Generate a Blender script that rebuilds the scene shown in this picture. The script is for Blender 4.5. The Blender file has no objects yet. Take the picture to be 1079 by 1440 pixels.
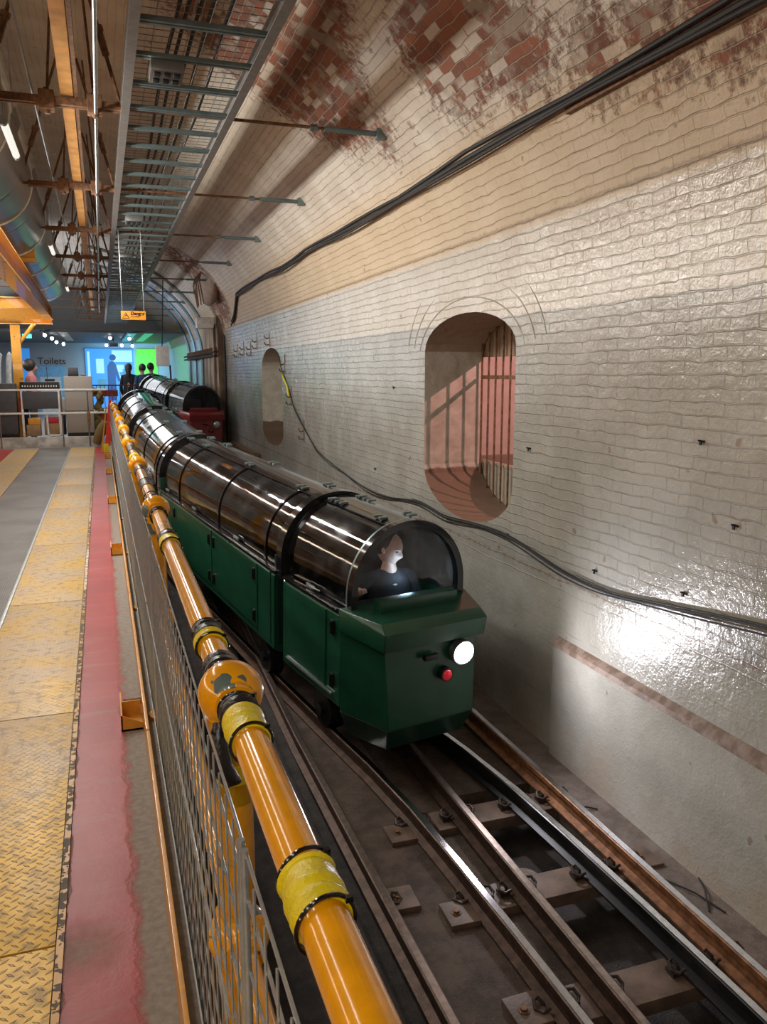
import bpy, bmesh, math, random
from mathutils import Vector, Matrix
from math import sin, cos, pi, sqrt, atan, atan2
random.seed(7)
S = bpy.context.scene
COL = S.collection
# ------------------------------------------------------------------ camera, world, exposure
F = 1135.0; CX, CY, VX, VY, H = 539.5, 720.0, 141.0, 525.0, 1.45
pitch = atan((CY - VY) / F); yaw = atan((CX - VX) * cos(pitch) / F)
cd = bpy.data.cameras.new('camera'); cam = bpy.data.objects.new('camera', cd); COL.objects.link(cam)
cam.location = (0, 0, H); cam.rotation_euler = (pi / 2 - pitch, 0, -yaw)
cd.sensor_fit = 'VERTICAL'; cd.sensor_height = 24.0; cd.lens = 24.0 * F / 1440.0; cd.clip_start = 0.02; cd.clip_end = 100
S.camera = cam
S.view_settings.view_transform = 'Standard'; S.view_settings.look = 'None'
S.view_settings.gamma = 1; S.view_settings.use_curve_mapping = False
S.view_settings.exposure = -0.36
W = bpy.data.worlds.new('world'); S.world = W; W.use_nodes = True
W.node_tree.nodes['Background'].inputs[0].default_value = (0.9, 0.75, 0.6, 1)
W.node_tree.nodes['Background'].inputs[1].default_value = 0.02
TUBE_STRENGTH = 26.0; WARM = (1.0, 0.86, 0.66)
HEAD_SPOT = 52.0
def area(name, loc, rot, sx, sy, power, col):
    l = bpy.data.lights.new(name, 'AREA'); l.shape = 'RECTANGLE'; l.size = sx; l.size_y = sy; l.energy = power; l.color = col
    o = bpy.data.objects.new(name, l); COL.objects.link(o); o.location = loc; o.rotation_euler = rot; return o
def spot(name, loc, target, power, col, ang, blend=0.4, rad=0.05):
    l = bpy.data.lights.new(name, 'SPOT'); l.energy = power; l.color = col; l.spot_size = math.radians(ang); l.spot_blend = blend; l.shadow_soft_size = rad
    o = bpy.data.objects.new(name, l); COL.objects.link(o); o.location = loc
    o.rotation_euler = (Vector(target) - Vector(loc)).to_track_quat('-Z', 'Y').to_euler(); return o
# long ceiling luminaires over the platform (the room's own tubes), then several added fills
area('tube_row_light', (-0.44, 7.4, 2.84), (0, math.radians(-48), 0), 0.10, 5.2, 170, (1.0, 0.96, 0.9))
area('platform_luminaire_light', (-1.35, 8.5, 2.68), (0, math.radians(-8), 0), 0.16, 12.0, 95, (1.0, 0.93, 0.84))
area('rear_fill_light', (-0.9, -1.6, 2.9), (math.radians(12), math.radians(-10), 0), 1.2, 2.4, 110, (1.0, 0.92, 0.8))  # added fill behind the camera for the near railing and platform
area('vault_fill_light', (-3.0, 4.5, 1.7), (0, math.radians(-128), 0), 0.25, 14.0, 150, (1.0, 0.80, 0.58))  # unseen fill that warms the vault from below; no such fitting known
area('rear_vault_fill_light', (-2.2, 18.0, 1.9), (0, math.radians(-140), 0), 0.3, 8.0, 170, (0.86, 0.90, 1.0))  # added fill, turned upward to brighten the far vault
area('screen_glow', (1.0, 29.6, 1.5), (math.radians(90), 0, 0), 2.0, 1.4, 60, (0.25, 0.65, 1.0))
area('display_area_light', (-0.9, 25.5, 2.42), (0, 0, 0), 3.4, 6.5, 150, (0.92, 0.95, 1.0))
area('far_vault_fill_light', (-0.9, 25.5, 2.65), (math.pi, 0, 0), 3.4, 6.5, 60, (0.8, 0.88, 1.0))  # added above the far ceiling to lift the black vault there
area('far_platform_fill_light', (-0.6, 17.0, 2.42), (0, 0, 0), 1.6, 3.5, 70, (0.97, 0.96, 0.95))  # added fill for the dim far platform and red train
spot('blue_projector_spill', (-0.3, 20.6, 2.2), (2.1, 22.0, 2.9), 130, (0.35, 0.55, 1.0), 75)
spot('passage_lamp', (4.35, 4.45, 2.45), (2.7, 6.07, 0.9), 250, (1.0, 0.46, 0.41), 110, 0.2, 0.015)
spot('headlight_beam', (1.84, 3.82, -0.06), (2.6, 2.2, -0.1), HEAD_SPOT, (0.95, 0.93, 1.0), 165, 1.0, 0.03)
l_ = bpy.data.lights.new('tablet_glow', 'POINT'); l_.energy = 1.6; l_.color = (0.45, 0.75, 1.0); l_.shadow_soft_size = 0.04
o_ = bpy.data.objects.new('tablet_glow', l_); COL.objects.link(o_); o_.location = (1.66, 4.40, 0.28)

# ------------------------------------------------------------------ material helpers
class G:
    def __init__(s, name):
        s.m = bpy.data.materials.new(name); s.m.use_nodes = True; s.t = s.m.node_tree; s.n = s.t.nodes
        s.b = s.n['Principled BSDF']; s.out = s.n['Material Output']
    def node(s, k, **kw):
        n = s.n.new(k)
        for a, v in kw.items(): setattr(n, a, v)
        return n
    def put(s, sock, v):
        if isinstance(v, bpy.types.NodeSocket): s.t.links.new(v, sock)
        elif v is not None: sock.default_value = v if not (isinstance(v, tuple) and len(v) == 3 and sock.type == 'RGBA') else (*v, 1)
    def m2(s, op, a, b=None, c=None, clamp=False):
        n = s.node('ShaderNodeMath', operation=op); n.use_clamp = clamp; s.put(n.inputs[0], a); s.put(n.inputs[1], b)
        if c is not None: s.put(n.inputs[2], c)
        return n.outputs[0]
    def mix(s, f, a, b, blend='MIX'):
        n = s.node('ShaderNodeMix', data_type='RGBA', blend_type=blend); s.put(n.inputs[0], f); s.put(n.inputs[6], a); s.put(n.inputs[7], b); return n.outputs[2]
    def obj(s): return s.node('ShaderNodeTexCoord').outputs['Object']
    def uv(s): return s.node('ShaderNodeTexCoord').outputs['UV']
    def geo(s): return s.node('ShaderNodeNewGeometry').outputs['Position']
    def xyz(s, v): n = s.node('ShaderNodeSeparateXYZ'); s.put(n.inputs[0], v); return n.outputs
    def vec(s, x, y, z): n = s.node('ShaderNodeCombineXYZ'); s.put(n.inputs[0], x); s.put(n.inputs[1], y); s.put(n.inputs[2], z); return n.outputs[0]
    def scale(s, v, sc): n = s.node('ShaderNodeMapping'); s.put(n.inputs[0], v); n.inputs['Scale'].default_value = sc; return n.outputs[0]
    def noise(s, sc, v=None, detail=4, rough=0.55):
        n = s.node('ShaderNodeTexNoise'); s.put(n.inputs['Vector'], v); n.inputs['Scale'].default_value = sc; n.inputs['Detail'].default_value = detail; n.inputs['Roughness'].default_value = rough; return n.outputs[0]
    def ramp(s, f, lo, hi):
        n = s.node('ShaderNodeMapRange'); n.clamp = True; n.interpolation_type = 'SMOOTHSTEP'; s.put(n.inputs[0], f); n.inputs[1].default_value = lo; n.inputs[2].default_value = hi; return n.outputs[0]
    def bump(s, h, strength, dist=0.01, normal=None):
        n = s.node('ShaderNodeBump'); s.put(n.inputs['Height'], h); n.inputs['Strength'].default_value = strength; n.inputs['Distance'].default_value = dist
        if normal is not None: s.put(n.inputs['Normal'], normal)
        return n.outputs[0]
    def set(s, **kw):
        names = dict(col='Base Color', rough='Roughness', metal='Metallic', spec='Specular IOR Level', nrm='Normal', coat='Coat Weight', ecol='Emission Color', estr='Emission Strength')
        for k, v in kw.items(): s.put(s.b.inputs[names[k]], v)
        return s.m
def simple(name, col, rough=0.5, metal=0.0, var=0.12, sc=12, bump=0.0, coat=0.0):
    g = G(name); o = g.obj(); n = g.noise(sc, o)
    c = g.mix(g.ramp(n, 0.3, 0.7), tuple(x * (1 - var) for x in col), tuple(min(1, x * (1 + var)) for x in col))
    g.set(col=c, rough=rough, metal=metal, coat=coat)
    if bump: g.set(nrm=g.bump(g.noise(sc * 6, o), bump, 0.005))
    return g.m
def emit(name, col, st):
    g = G(name); return g.set(col=(0.02, 0.02, 0.02), ecol=col, estr=st)

def blob(g, pos, c, r, nz, amp):
    n = g.node('ShaderNodeVectorMath', operation='DISTANCE'); g.put(n.inputs[0], pos); n.inputs[1].default_value = c
    d = g.m2('ADD', n.outputs['Value'], g.m2('MULTIPLY', g.m2('SUBTRACT', nz, 0.5), amp))
    return g.m2('SUBTRACT', 1.0, g.ramp(d, r - 0.12, r + 0.12))
def brick_material(name, kind):
    g = G(name); uv = g.uv(); pos = g.geo(); x, y, z = g.xyz(pos); u, v, _ = g.xyz(uv)
    wob = g.noise(6, pos, 2)
    uvw = g.vec(g.m2('ADD', u, g.m2('MULTIPLY', wob, 0.06)), g.m2('ADD', v, g.m2('MULTIPLY', wob, 0.035)), 0.0)
    def bricks(mort, smooth):
        b = g.node('ShaderNodeTexBrick'); g.put(b.inputs['Vector'], uvw); b.inputs['Scale'].default_value = 1
        b.inputs['Brick Width'].default_value = 0.168; b.inputs['Row Height'].default_value = 0.0585
        b.inputs['Mortar Size'].default_value = mort; b.inputs['Mortar Smooth'].default_value = smooth
        b.inputs['Color1'].default_value = (0.0, 0, 0, 1); b.inputs['Color2'].default_value = (1, 1, 1, 1); b.inputs['Mortar'].default_value = (0.5, 0.5, 0.5, 1); return b
    b = bricks(0.0045, 0.6)
    rnd = b.outputs['Color']; mort = b.outputs['Fac']
    vw = g.xyz(uvw)[1]; fr = g.m2('ABSOLUTE', g.m2('SUBTRACT', g.m2('FRACT', g.m2('DIVIDE', vw, 0.0585)), 0.5)); hm = g.ramp(fr, 0.38, 0.45)
    mort = g.m2('MULTIPLY', mort, g.m2('ADD', 0.35, g.m2('MULTIPLY', hm, 0.65)))
    n1 = g.noise(3.0, pos, 5); n2 = g.noise(18, pos, 5, 0.65); n3 = g.noise(70, pos, 3)
    grey = g.mix(g.ramp(n1, 0.35, 0.7), (0.37, 0.36, 0.315), (0.45, 0.44, 0.395))
    cream = g.mix(g.ramp(n1, 0.35, 0.7), (0.58, 0.52, 0.42), (0.66, 0.61, 0.52))
    tan = g.mix(g.ramp(n1, 0.35, 0.7), (0.60, 0.47, 0.31), (0.66, 0.53, 0.37))
    pale = g.mix(g.ramp(n1, 0.35, 0.7), (0.63, 0.55, 0.45), (0.74, 0.68, 0.58))
    edge = g.m2('MULTIPLY', g.m2('SUBTRACT', n2, 0.5), 0.05)
    vv = g.m2('ADD', v, edge)
    c = g.mix(g.ramp(vv, 1.80, 1.815), grey, cream)
    c = g.mix(g.ramp(vv, 2.28, 2.31), c, tan)
    c = g.mix(g.ramp(vv, 2.78, 3.05), c, pale)
    gr = g.m2('MULTIPLY', g.ramp(n2, 0.58, 0.7), 0.5)                # dirt in patches and in the joints
    c = g.mix(g.m2('MULTIPLY', mort, g.m2('ADD', 0.0, g.m2('MULTIPLY', g.ramp(g.noise(4, g.scale(pos, (1, 1, 3)), 3), 0.48, 0.66), 0.6))), c, (0.30, 0.24, 0.17))
    # holes and specks
    sp = g.ramp(g.noise(9, pos, 2), 0.70, 0.74)
    c = g.mix(g.m2('MULTIPLY', sp, 0.6), c, (0.22, 0.13, 0.08))
    # groove line
    gv = g.m2('ABSOLUTE', g.m2('SUBTRACT', vv, 2.33))
    c = g.mix(g.m2('MULTIPLY', g.m2('SUBTRACT', 1.0, g.ramp(gv, 0.004, 0.02)), 0.55), c, (0.25, 0.16, 0.09))
    # ledge crumble line near the cable and its thin dirty line
    gv2 = g.m2('ABSOLUTE', g.m2('SUBTRACT', vv, 0.275))
    c = g.mix(g.m2('MULTIPLY', g.m2('MULTIPLY', g.m2('SUBTRACT', 1.0, g.ramp(gv2, 0.006, 0.022)), g.ramp(n2, 0.42, 0.55)), 0.7), c, (0.30, 0.22, 0.16))
    # exposed brick patches
    ex = None
    if kind == 'vault':
        bl = [((1.35, 6.1, 3.72), 0.85), ((1.75, 6.0, 3.38), 0.36), ((1.15, 5.3, 3.8), 0.55), ((1.97, 5.75, 3.12), 0.16), ((1.9, 4.5, 3.2), 0.36), ((1.8, 4.2, 3.3), 0.45), ((2.0, 3.9, 3.05), 0.3),
              ((2.15, 3.35, 2.86), 0.20), ((2.2, 3.0, 2.82), 0.20), ((2.2, 2.6, 2.82), 0.25), ((1.9, 15.9, 3.2), 0.95), ((2.2, 16.8, 2.75), 0.5)]
        for cc, r in bl:
            m = blob(g, pos, cc, r, n2, 0.9); ex = m if ex is None else g.m2('MAXIMUM', ex, m)
        cell = g.ramp(g.m2('ADD', g.xyz(rnd)[0], g.m2('MULTIPLY', n1, 0.6)), 0.45, 0.6)
        ex = g.m2('MULTIPLY', ex, g.m2('ADD', 0.25, g.m2('MULTIPLY', 0.75, g.m2('MAXIMUM', cell, g.ramp(n1, 0.5, 0.6)))))
        bc = g.mix(g.xyz(rnd)[0], (0.11, 0.035, 0.02), (0.33, 0.10, 0.045))
        bc = g.mix(g.ramp(n3, 0.45, 0.75), bc, (0.20, 0.13, 0.09))
        bc = g.mix(g.ramp(g.noise(5, pos, 3), 0.52, 0.62), bc, (0.33, 0.26, 0.20))
        bc = g.mix(g.m2('MULTIPLY', mort, 0.9), bc, (0.42, 0.35, 0.27))
        c = g.mix(ex, c, bc)
    else:
        # flaked render at the foot of the wall
        ft = g.m2('MULTIPLY', g.m2('SUBTRACT', 1.0, g.ramp(g.m2('ADD', z, g.m2('MULTIPLY', n1, 0.9)), -0.32, -0.24)), g.ramp(n2, 0.3, 0.5))
        c = g.mix(g.m2('MULTIPLY', ft, 0.55), c, (0.40, 0.33, 0.26))
        st = g.ramp(g.noise(2.2, g.scale(pos, (1, 1.2, 0.35)), 4), 0.5, 0.75)
        lowf = g.m2('SUBTRACT', 1.0, g.ramp(z, -0.1, 0.1))
        c = g.mix(g.m2('MULTIPLY', g.m2('MULTIPLY', st, lowf), 0.35), c, (0.34, 0.31, 0.27))
    plain = g.ramp(z, 0.15, 0.3) if kind != 'vault' else 1.0         # smooth render below the ledge
    h = g.m2('MULTIPLY', g.m2('SUBTRACT', 1.0, mort), g.m2('MULTIPLY', plain, 0.7))
    h = g.m2('ADD', h, g.m2('MULTIPLY', n2, 0.7)); h = g.m2('ADD', h, g.m2('MULTIPLY', g.noise(5, pos, 3), 0.9))
    h = g.m2('ADD', h, g.m2('MULTIPLY', n3, 0.34))
    rough = g.m2('ADD', 0.12, g.m2('MULTIPLY', n2, 0.2))
    if kind == 'vault':
        rough = g.m2('ADD', rough, g.m2('MULTIPLY', g.ramp(v, 2.26, 2.34), 0.32)); rough = g.m2('ADD', rough, g.m2('MULTIPLY', ex, 0.3))
        h = g.m2('SUBTRACT', h, g.m2('MULTIPLY', ex, 0.8))
    g.set(col=c, rough=rough, nrm=g.bump(h, 0.9, 0.008), spec=0.75, coat=g.m2('MULTIPLY', 0.6, g.m2('SUBTRACT', 1.0, g.ramp(v, 2.26, 2.34))))
    g.b.inputs['Coat Roughness'].default_value = 0.1; g.put(g.b.inputs['Coat Normal'], g.b.inputs['Normal'].links[0].from_socket)
    return g.m
M = {}
M['wall'] = brick_material('painted_brick', 'wall'); M['vault'] = brick_material('painted_vault_brick', 'vault')
def chip_paint(name, col, chip=(0.05, 0.07, 0.065), th=0.66, sc=9, rough=0.16, dirt=0.0, stretch=(1, 1, 1)):
    g = G(name); p = g.geo(); n = g.noise(sc, g.scale(p, stretch), 3, 0.6); k = g.ramp(n, th, th + 0.008)
    wear = g.noise(3, p, 4)
    c = g.mix(g.ramp(g.noise(25, p), 0.35, 0.7), tuple(v * 0.86 for v in col), col)
    if dirt: 
        yy = g.xyz(p)[1]
        dd = g.m2('MULTIPLY', g.m2('MULTIPLY', g.ramp(g.m2('ADD', wear, g.m2('MULTIPLY', g.ramp(yy, 2.0, 6.0), 0.25)), 0.5, 0.7), dirt), g.ramp(yy, 1.5, 3.0))
        c = g.mix(dd, c, (0.19, 0.09, 0.035))
    c = g.mix(k, c, chip)
    g.set(col=c, rough=g.m2('ADD', rough, g.m2('MULTIPLY', k, 0.35)), nrm=g.bump(g.m2('ADD', g.m2('MULTIPLY', k, -1.0), g.m2('MULTIPLY', g.noise(60, p), 0.25)), 0.35, 0.002), coat=0.3)
    return g.m
M['rail_yellow'] = chip_paint('chipped_yellow_rail_paint', (1.0, 0.43, 0.003), th=0.655, sc=11, dirt=0.55)
M['post_yellow'] = chip_paint('worn_yellow_post_paint', (0.80, 0.37, 0.02), chip=(0.16, 0.18, 0.17), th=0.63, sc=13, rough=0.25)
M['board_yellow'] = chip_paint('yellow_board_paint', (0.72, 0.34, 0.05), chip=(0.10, 0.08, 0.05), th=0.70, sc=10, rough=0.4, stretch=(1, 0.4, 3))
M['gantry_yellow'] = chip_paint('gantry_yellow_paint', (0.72, 0.33, 0.03), chip=(0.25, 0.14, 0.05), th=0.68, sc=4, rough=0.45)
M['ball_yellow'] = chip_paint('chipped_ball_joint_paint', (1.0, 0.43, 0.006), chip=(0.10, 0.15, 0.14), th=0.55, sc=11, rough=0.16)
M['tape'] = simple('yellow_tape', (0.85, 0.68, 0.01), 0.25, var=0.1, sc=30, bump=0.5)
M['black_tape'] = simple('black_tape', (0.018, 0.016, 0.018), 0.3, var=0.2, bump=0.5)
M['steel'] = simple('galvanised_steel', (0.42, 0.47, 0.48), 0.32, 0.85, sc=30)
M['mesh_wire'] = simple('galvanised_mesh_wire', (0.50, 0.56, 0.58), 0.25, 0.6, sc=30)
M['tray'] = simple('green_grey_tray_steel', (0.20, 0.27, 0.28), 0.4, 0.6, sc=20)
M['tray_rail'] = simple('dull_tray_rail', (0.22, 0.21, 0.2), 0.5, 0.4, sc=20)
M['tray_wire'] = simple('dull_basket_wire', (0.24, 0.24, 0.22), 0.5, 0.5)
M['rust'] = simple('rusty_iron', (0.20, 0.10, 0.05), 0.6, 0.3, var=0.4, sc=30, bump=0.3)
M['clip'] = simple('dark_iron_clip', (0.06, 0.045, 0.04), 0.45, 0.5, var=0.4, sc=30)
M['ochre'] = simple('ochre_painted_timber', (0.62, 0.33, 0.10), 0.55, var=0.2, sc=9, bump=0.2)
M['black'] = simple('black_rubber', (0.008, 0.008, 0.009), 0.35, var=0.2)
M['blackgloss'] = simple('black_gloss_frame', (0.010, 0.010, 0.011), 0.12, var=0.2, coat=0.3)
M['cable'] = simple('black_cable', (0.018, 0.016, 0.015), 0.65)
M['green'] = simple('train_green_paint', (0.009, 0.062, 0.033), 0.30, var=0.12, sc=8, bump=0.05, coat=0.2)
M['green_dark'] = simple('dark_green_skirt', (0.006, 0.035, 0.022), 0.4, var=0.2, sc=8)
M['red'] = simple('train_red_paint', (0.17, 0.012, 0.012), 0.30, var=0.12, sc=8, coat=0.2)
M['red_dark'] = simple('dark_red_skirt', (0.09, 0.008, 0.008), 0.4)
M['redlens'] = emit('red_tail_lens', (0.5, 0.02, 0.03), 0.5); M['redlens'].node_tree.nodes['Principled BSDF'].inputs['Base Color'].default_value = (0.5, 0.02, 0.04, 1); M['redlens'].node_tree.nodes['Principled BSDF'].inputs['Roughness'].default_value = 0.15
M['headlamp'] = emit('lit_headlamp', (1, 0.98, 1.0), 30)
M['tube'] = emit('fluorescent_tube_glow', (1, 0.96, 0.86), 1.2)
M['spot_lens'] = emit('spotlight_lens_glow', (0.9, 0.95, 1), 12)
M['seat'] = simple('dark_seat_vinyl', (0.03, 0.028, 0.03), 0.5)
M['white_metal'] = simple('white_enamel', (0.75, 0.74, 0.68), 0.4)
M['grey_metal'] = simple('grey_sheet_metal', (0.34, 0.34, 0.34), 0.3, 0.8, sc=6)
def duct():
    g = G('spiral_duct_metal'); p = g.geo(); x, y, z = g.xyz(p)
    w = g.m2('ABSOLUTE', g.m2('SUBTRACT', g.m2('FRACT', g.m2('MULTIPLY', y, 0.7)), 0.5))
    c = g.mix(g.noise(4, p), (0.30, 0.29, 0.28), (0.42, 0.40, 0.38)); g.set(col=c, rough=0.3, metal=0.85, nrm=g.bump(g.ramp(w, 0.0, 0.04), 0.4, 0.01)); return g.m
M['duct'] = duct()
def canopy_glass(name, tint, refl):
    g = G(name); g.n.remove(g.b)
    tr = g.node('ShaderNodeBsdfTransparent'); tr.inputs[0].default_value = (*tint, 1)
    gl = g.node('ShaderNodeBsdfGlossy'); gl.inputs[0].default_value = (1, 1, 1, 1)
    p = g.obj(); g.put(gl.inputs['Roughness'], g.m2('ADD', 0.05, g.m2('MULTIPLY', g.ramp(g.noise(6, p), 0.4, 0.7), 0.10)))
    g.put(gl.inputs['Normal'], g.bump(g.noise(9, p, 2), 0.08, 0.01))
    lw = g.node('ShaderNodeFresnel'); lw.inputs[0].default_value = 1.5
    f = g.m2('MULTIPLY', lw.outputs[0], refl, clamp=True)
    mx = g.node('ShaderNodeMixShader'); g.put(mx.inputs[0], f); g.put(mx.inputs[1], tr.outputs[0]); g.put(mx.inputs[2], gl.outputs[0]); g.put(g.out.inputs[0], mx.outputs[0])
    return g.m
M['canopy'] = canopy_glass('smoked_acrylic_canopy', (0.78, 0.78, 0.80), 1.3)
M['windscreen'] = canopy_glass('clear_windscreen', (0.97, 0.97, 0.98), 0.25)
def platform_mat():
    g = G('red_painted_concrete'); p = g.geo(); x, y, z = g.xyz(p)
    n = g.noise(7, p, 6, 0.7); nb = g.noise(2.5, p, 4); nf = g.noise(45, p, 4)
    red = g.mix(g.ramp(nb, 0.3, 0.7), (0.34, 0.028, 0.022), (0.40, 0.050, 0.042))
    red = g.mix(g.m2('MULTIPLY', g.ramp(g.noise(4, g.scale(p, (0.6, 3, 1)), 4), 0.5, 0.78), 0.35), red, (0.34, 0.20, 0.18))
    red = g.mix(g.m2('MULTIPLY', g.ramp(g.noise(1.1, p, 3), 0.55, 0.7), 0.35), red, (0.12, 0.06, 0.06))
    conc = g.mix(g.ramp(nf, 0.3, 0.7), (0.23, 0.205, 0.175), (0.31, 0.28, 0.245))
    xe = g.m2('ADD', x, g.m2('MULTIPLY', g.m2('SUBTRACT', n, 0.5), 0.11))
    k = g.ramp(xe, -0.005, 0.035)
    chipd = blob(g, p, (-0.135, 1.98, 0), 0.055, n, 0.16); k = g.m2('MAXIMUM', k, g.m2('MULTIPLY', chipd, 1.0))
    ke = g.m2('SUBTRACT', 1.0, g.ramp(g.m2('ADD', x, g.m2('MULTIPLY', g.m2('SUBTRACT', n, 0.5), 0.06)), -0.172, -0.162)); k = g.m2('MAXIMUM', k, g.m2('MULTIPLY', ke, g.ramp(x, -0.5, -0.3)))
    c = g.mix(k, red, conc)
    g.set(col=c, rough=g.m2('ADD', 0.38, g.m2('MULTIPLY', k, 0.35)), spec=0.3, nrm=g.bump(g.m2('ADD', g.m2('MULTIPLY', n, 0.6), g.m2('ADD', g.m2('MULTIPLY', nf, 0.12), g.m2('MULTIPLY', k, -1.2))), 0.4, 0.005)); return g.m
M['platform'] = platform_mat()
def chequer():
    g = G('worn_yellow_chequer_plate'); p = g.geo(); x, y, z = g.xyz(p)
    def loz(dx, dy, sg):
        s = 1 / 0.036
        a = g.m2('ADD', g.m2('MULTIPLY', x, s), dx); b = g.m2('ADD', g.m2('MULTIPLY', y, s), dy)
        fa = g.m2('SUBTRACT', g.m2('FRACT', a), 0.5); fb = g.m2('SUBTRACT', g.m2('FRACT', b), 0.5)
        u = g.m2('ADD', g.m2('MULTIPLY', fa, 0.77), g.m2('MULTIPLY', fb, 0.64 * sg)); w = g.m2('SUBTRACT', g.m2('MULTIPLY', fb, 0.77), g.m2('MULTIPLY', fa, 0.64 * sg))
        d = g.m2('ADD', g.m2('ABSOLUTE', g.m2('MULTIPLY', u, 2.3)), g.m2('ABSOLUTE', g.m2('MULTIPLY', w, 8.0)))
        return g.m2('SUBTRACT', 1.0, g.ramp(d, 0.55, 1.0))
    # one lozenge per half-offset cell, alternate directions
    l = g.m2('MAXIMUM', loz(0, 0, 1), loz(0.5, 0.5, -1))
    nb = g.noise(3, p, 5); nf = g.noise(25, p, 5)
    near = g.m2('SUBTRACT', 1.0, g.ramp(g.m2('ADD', y, g.m2('MULTIPLY', nb, 1.2)), 2.9, 3.6))
    wear = g.m2('ADD', g.ramp(nb, 0.3, 0.65), g.m2('MULTIPLY', near, -0.75), clamp=True)  # random wear, plus lamp sheen put into the colour farther along
    c = g.mix(wear, (0.62, 0.36, 0.02), (0.50, 0.36, 0.20))
    c = g.mix(g.m2('MULTIPLY', g.ramp(nf, 0.5, 0.66), 0.6), c, (0.20, 0.15, 0.10))
    c = g.mix(g.m2('MULTIPLY', l, 0.8), c, g.mix(near, (0.58, 0.52, 0.44), (0.24, 0.17, 0.09)))  # farther lozenges whitened like a sheen, near ones dark
    seam = g.m2('ABSOLUTE', g.m2('SUBTRACT', nf, 0.5))
    g.set(col=c, rough=g.m2('ADD', 0.3, g.m2('MULTIPLY', nf, 0.25)), metal=0.15, nrm=g.bump(g.m2('ADD', l, g.m2('MULTIPLY', nf, 0.15)), 0.9, 0.004)); return g.m
M['chequer'] = chequer()
def ribmat():
    g = G('ribbed_grey_matting'); p = g.geo(); x, y, z = g.xyz(p)
    r = g.m2('ABSOLUTE', g.m2('SUBTRACT', g.m2('FRACT', g.m2('MULTIPLY', x, 70)), 0.5)); r2 = g.m2('ABSOLUTE', g.m2('SUBTRACT', g.m2('FRACT', g.m2('MULTIPLY', y, 45)), 0.5))
    h = g.m2('MINIMUM', r, r2); nb = g.noise(1.5, p, 5)
    c = g.mix(g.ramp(nb, 0.35, 0.65), (0.13, 0.125, 0.12), (0.24, 0.23, 0.21)); c = g.mix(g.m2('SUBTRACT', 1.0, g.ramp(h, 0.02, 0.14)), c, (0.05, 0.05, 0.05))
    g.set(col=c, rough=0.35, metal=0.2, nrm=g.bump(g.ramp(h, 0.02, 0.2), 0.5, 0.003)); return g.m
M['matting'] = ribmat()
def dirt(name, a, b, sc=8):
    g = G(name); p = g.geo(); n = g.noise(sc, p, 6, 0.7); nf = g.noise(110, p, 3, 0.7)
    c = g.mix(g.ramp(n, 0.35, 0.65), a, b); c = g.mix(g.m2('MULTIPLY', g.ramp(nf, 0.66, 0.72), 0.6), c, (0.42, 0.38, 0.34))
    g.set(col=c, rough=0.75, nrm=g.bump(g.m2('ADD', n, g.m2('MULTIPLY', nf, 0.35)), 0.7, 0.015)); return g.m
M['bed'] = dirt('gritty_trackbed', (0.045, 0.028, 0.020), (0.10, 0.068, 0.050))
M['ledge'] = dirt('dusty_concrete_ledge', (0.13, 0.10, 0.085), (0.22, 0.18, 0.155))
M['pit'] = dirt('dark_pit_floor', (0.02, 0.016, 0.014), (0.05, 0.04, 0.035))  # near-black brown, darkest of the bed tones
M['dust'] = dirt('dusty_gravel', (0.20, 0.16, 0.12), (0.32, 0.27, 0.21), 25)
M['sleeper'] = simple('brown_sleeper', (0.13, 0.085, 0.062), 0.55, var=0.35, sc=9, bump=0.4)
M['railbody'] = simple('rusty_rail_side', (0.085, 0.05, 0.035), 0.45, 0.5, var=0.35, sc=25, bump=0.2)
M['railorange'] = simple('orange_rusty_rail_side', (0.22, 0.10, 0.045), 0.5, 0.4, var=0.35, sc=25, bump=0.2)
M['railtop'] = simple('polished_rail_head', (0.55, 0.55, 0.57), 0.16, 1.0, var=0.1, sc=30)
M['railtopdull'] = simple('dull_rail_head', (0.30, 0.24, 0.21), 0.32, 0.9, var=0.2, sc=30)
M['skin'] = simple('skin', (0.55, 0.32, 0.24), 0.5, var=0.06, sc=40)
M['dark_hair'] = simple('dark_hair', (0.03, 0.018, 0.013), 0.5)
M['grey_hair'] = simple('grey_hair', (0.35, 0.32, 0.3), 0.6)
def cloth(name, c): return simple(name, c, 0.85, var=0.15, sc=30, bump=0.3)
M['navy'] = cloth('navy_cloth', (0.02, 0.025, 0.045)); M['blackcloth'] = cloth('black_cloth', (0.012, 0.012, 0.015)); M['bluecloth'] = cloth('blue_cloth', (0.03, 0.07, 0.16))
M['pink'] = cloth('pink_cloth', (0.55, 0.20, 0.20)); M['beigecloth'] = cloth('beige_cloth', (0.45, 0.36, 0.28)); M['greycloth'] = cloth('grey_cloth', (0.13, 0.12, 0.12)); M['redcloth'] = cloth('red_cloth', (0.5, 0.03, 0.04))
M['netting'] = cloth('olive_netting', (0.16, 0.11, 0.035))

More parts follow.
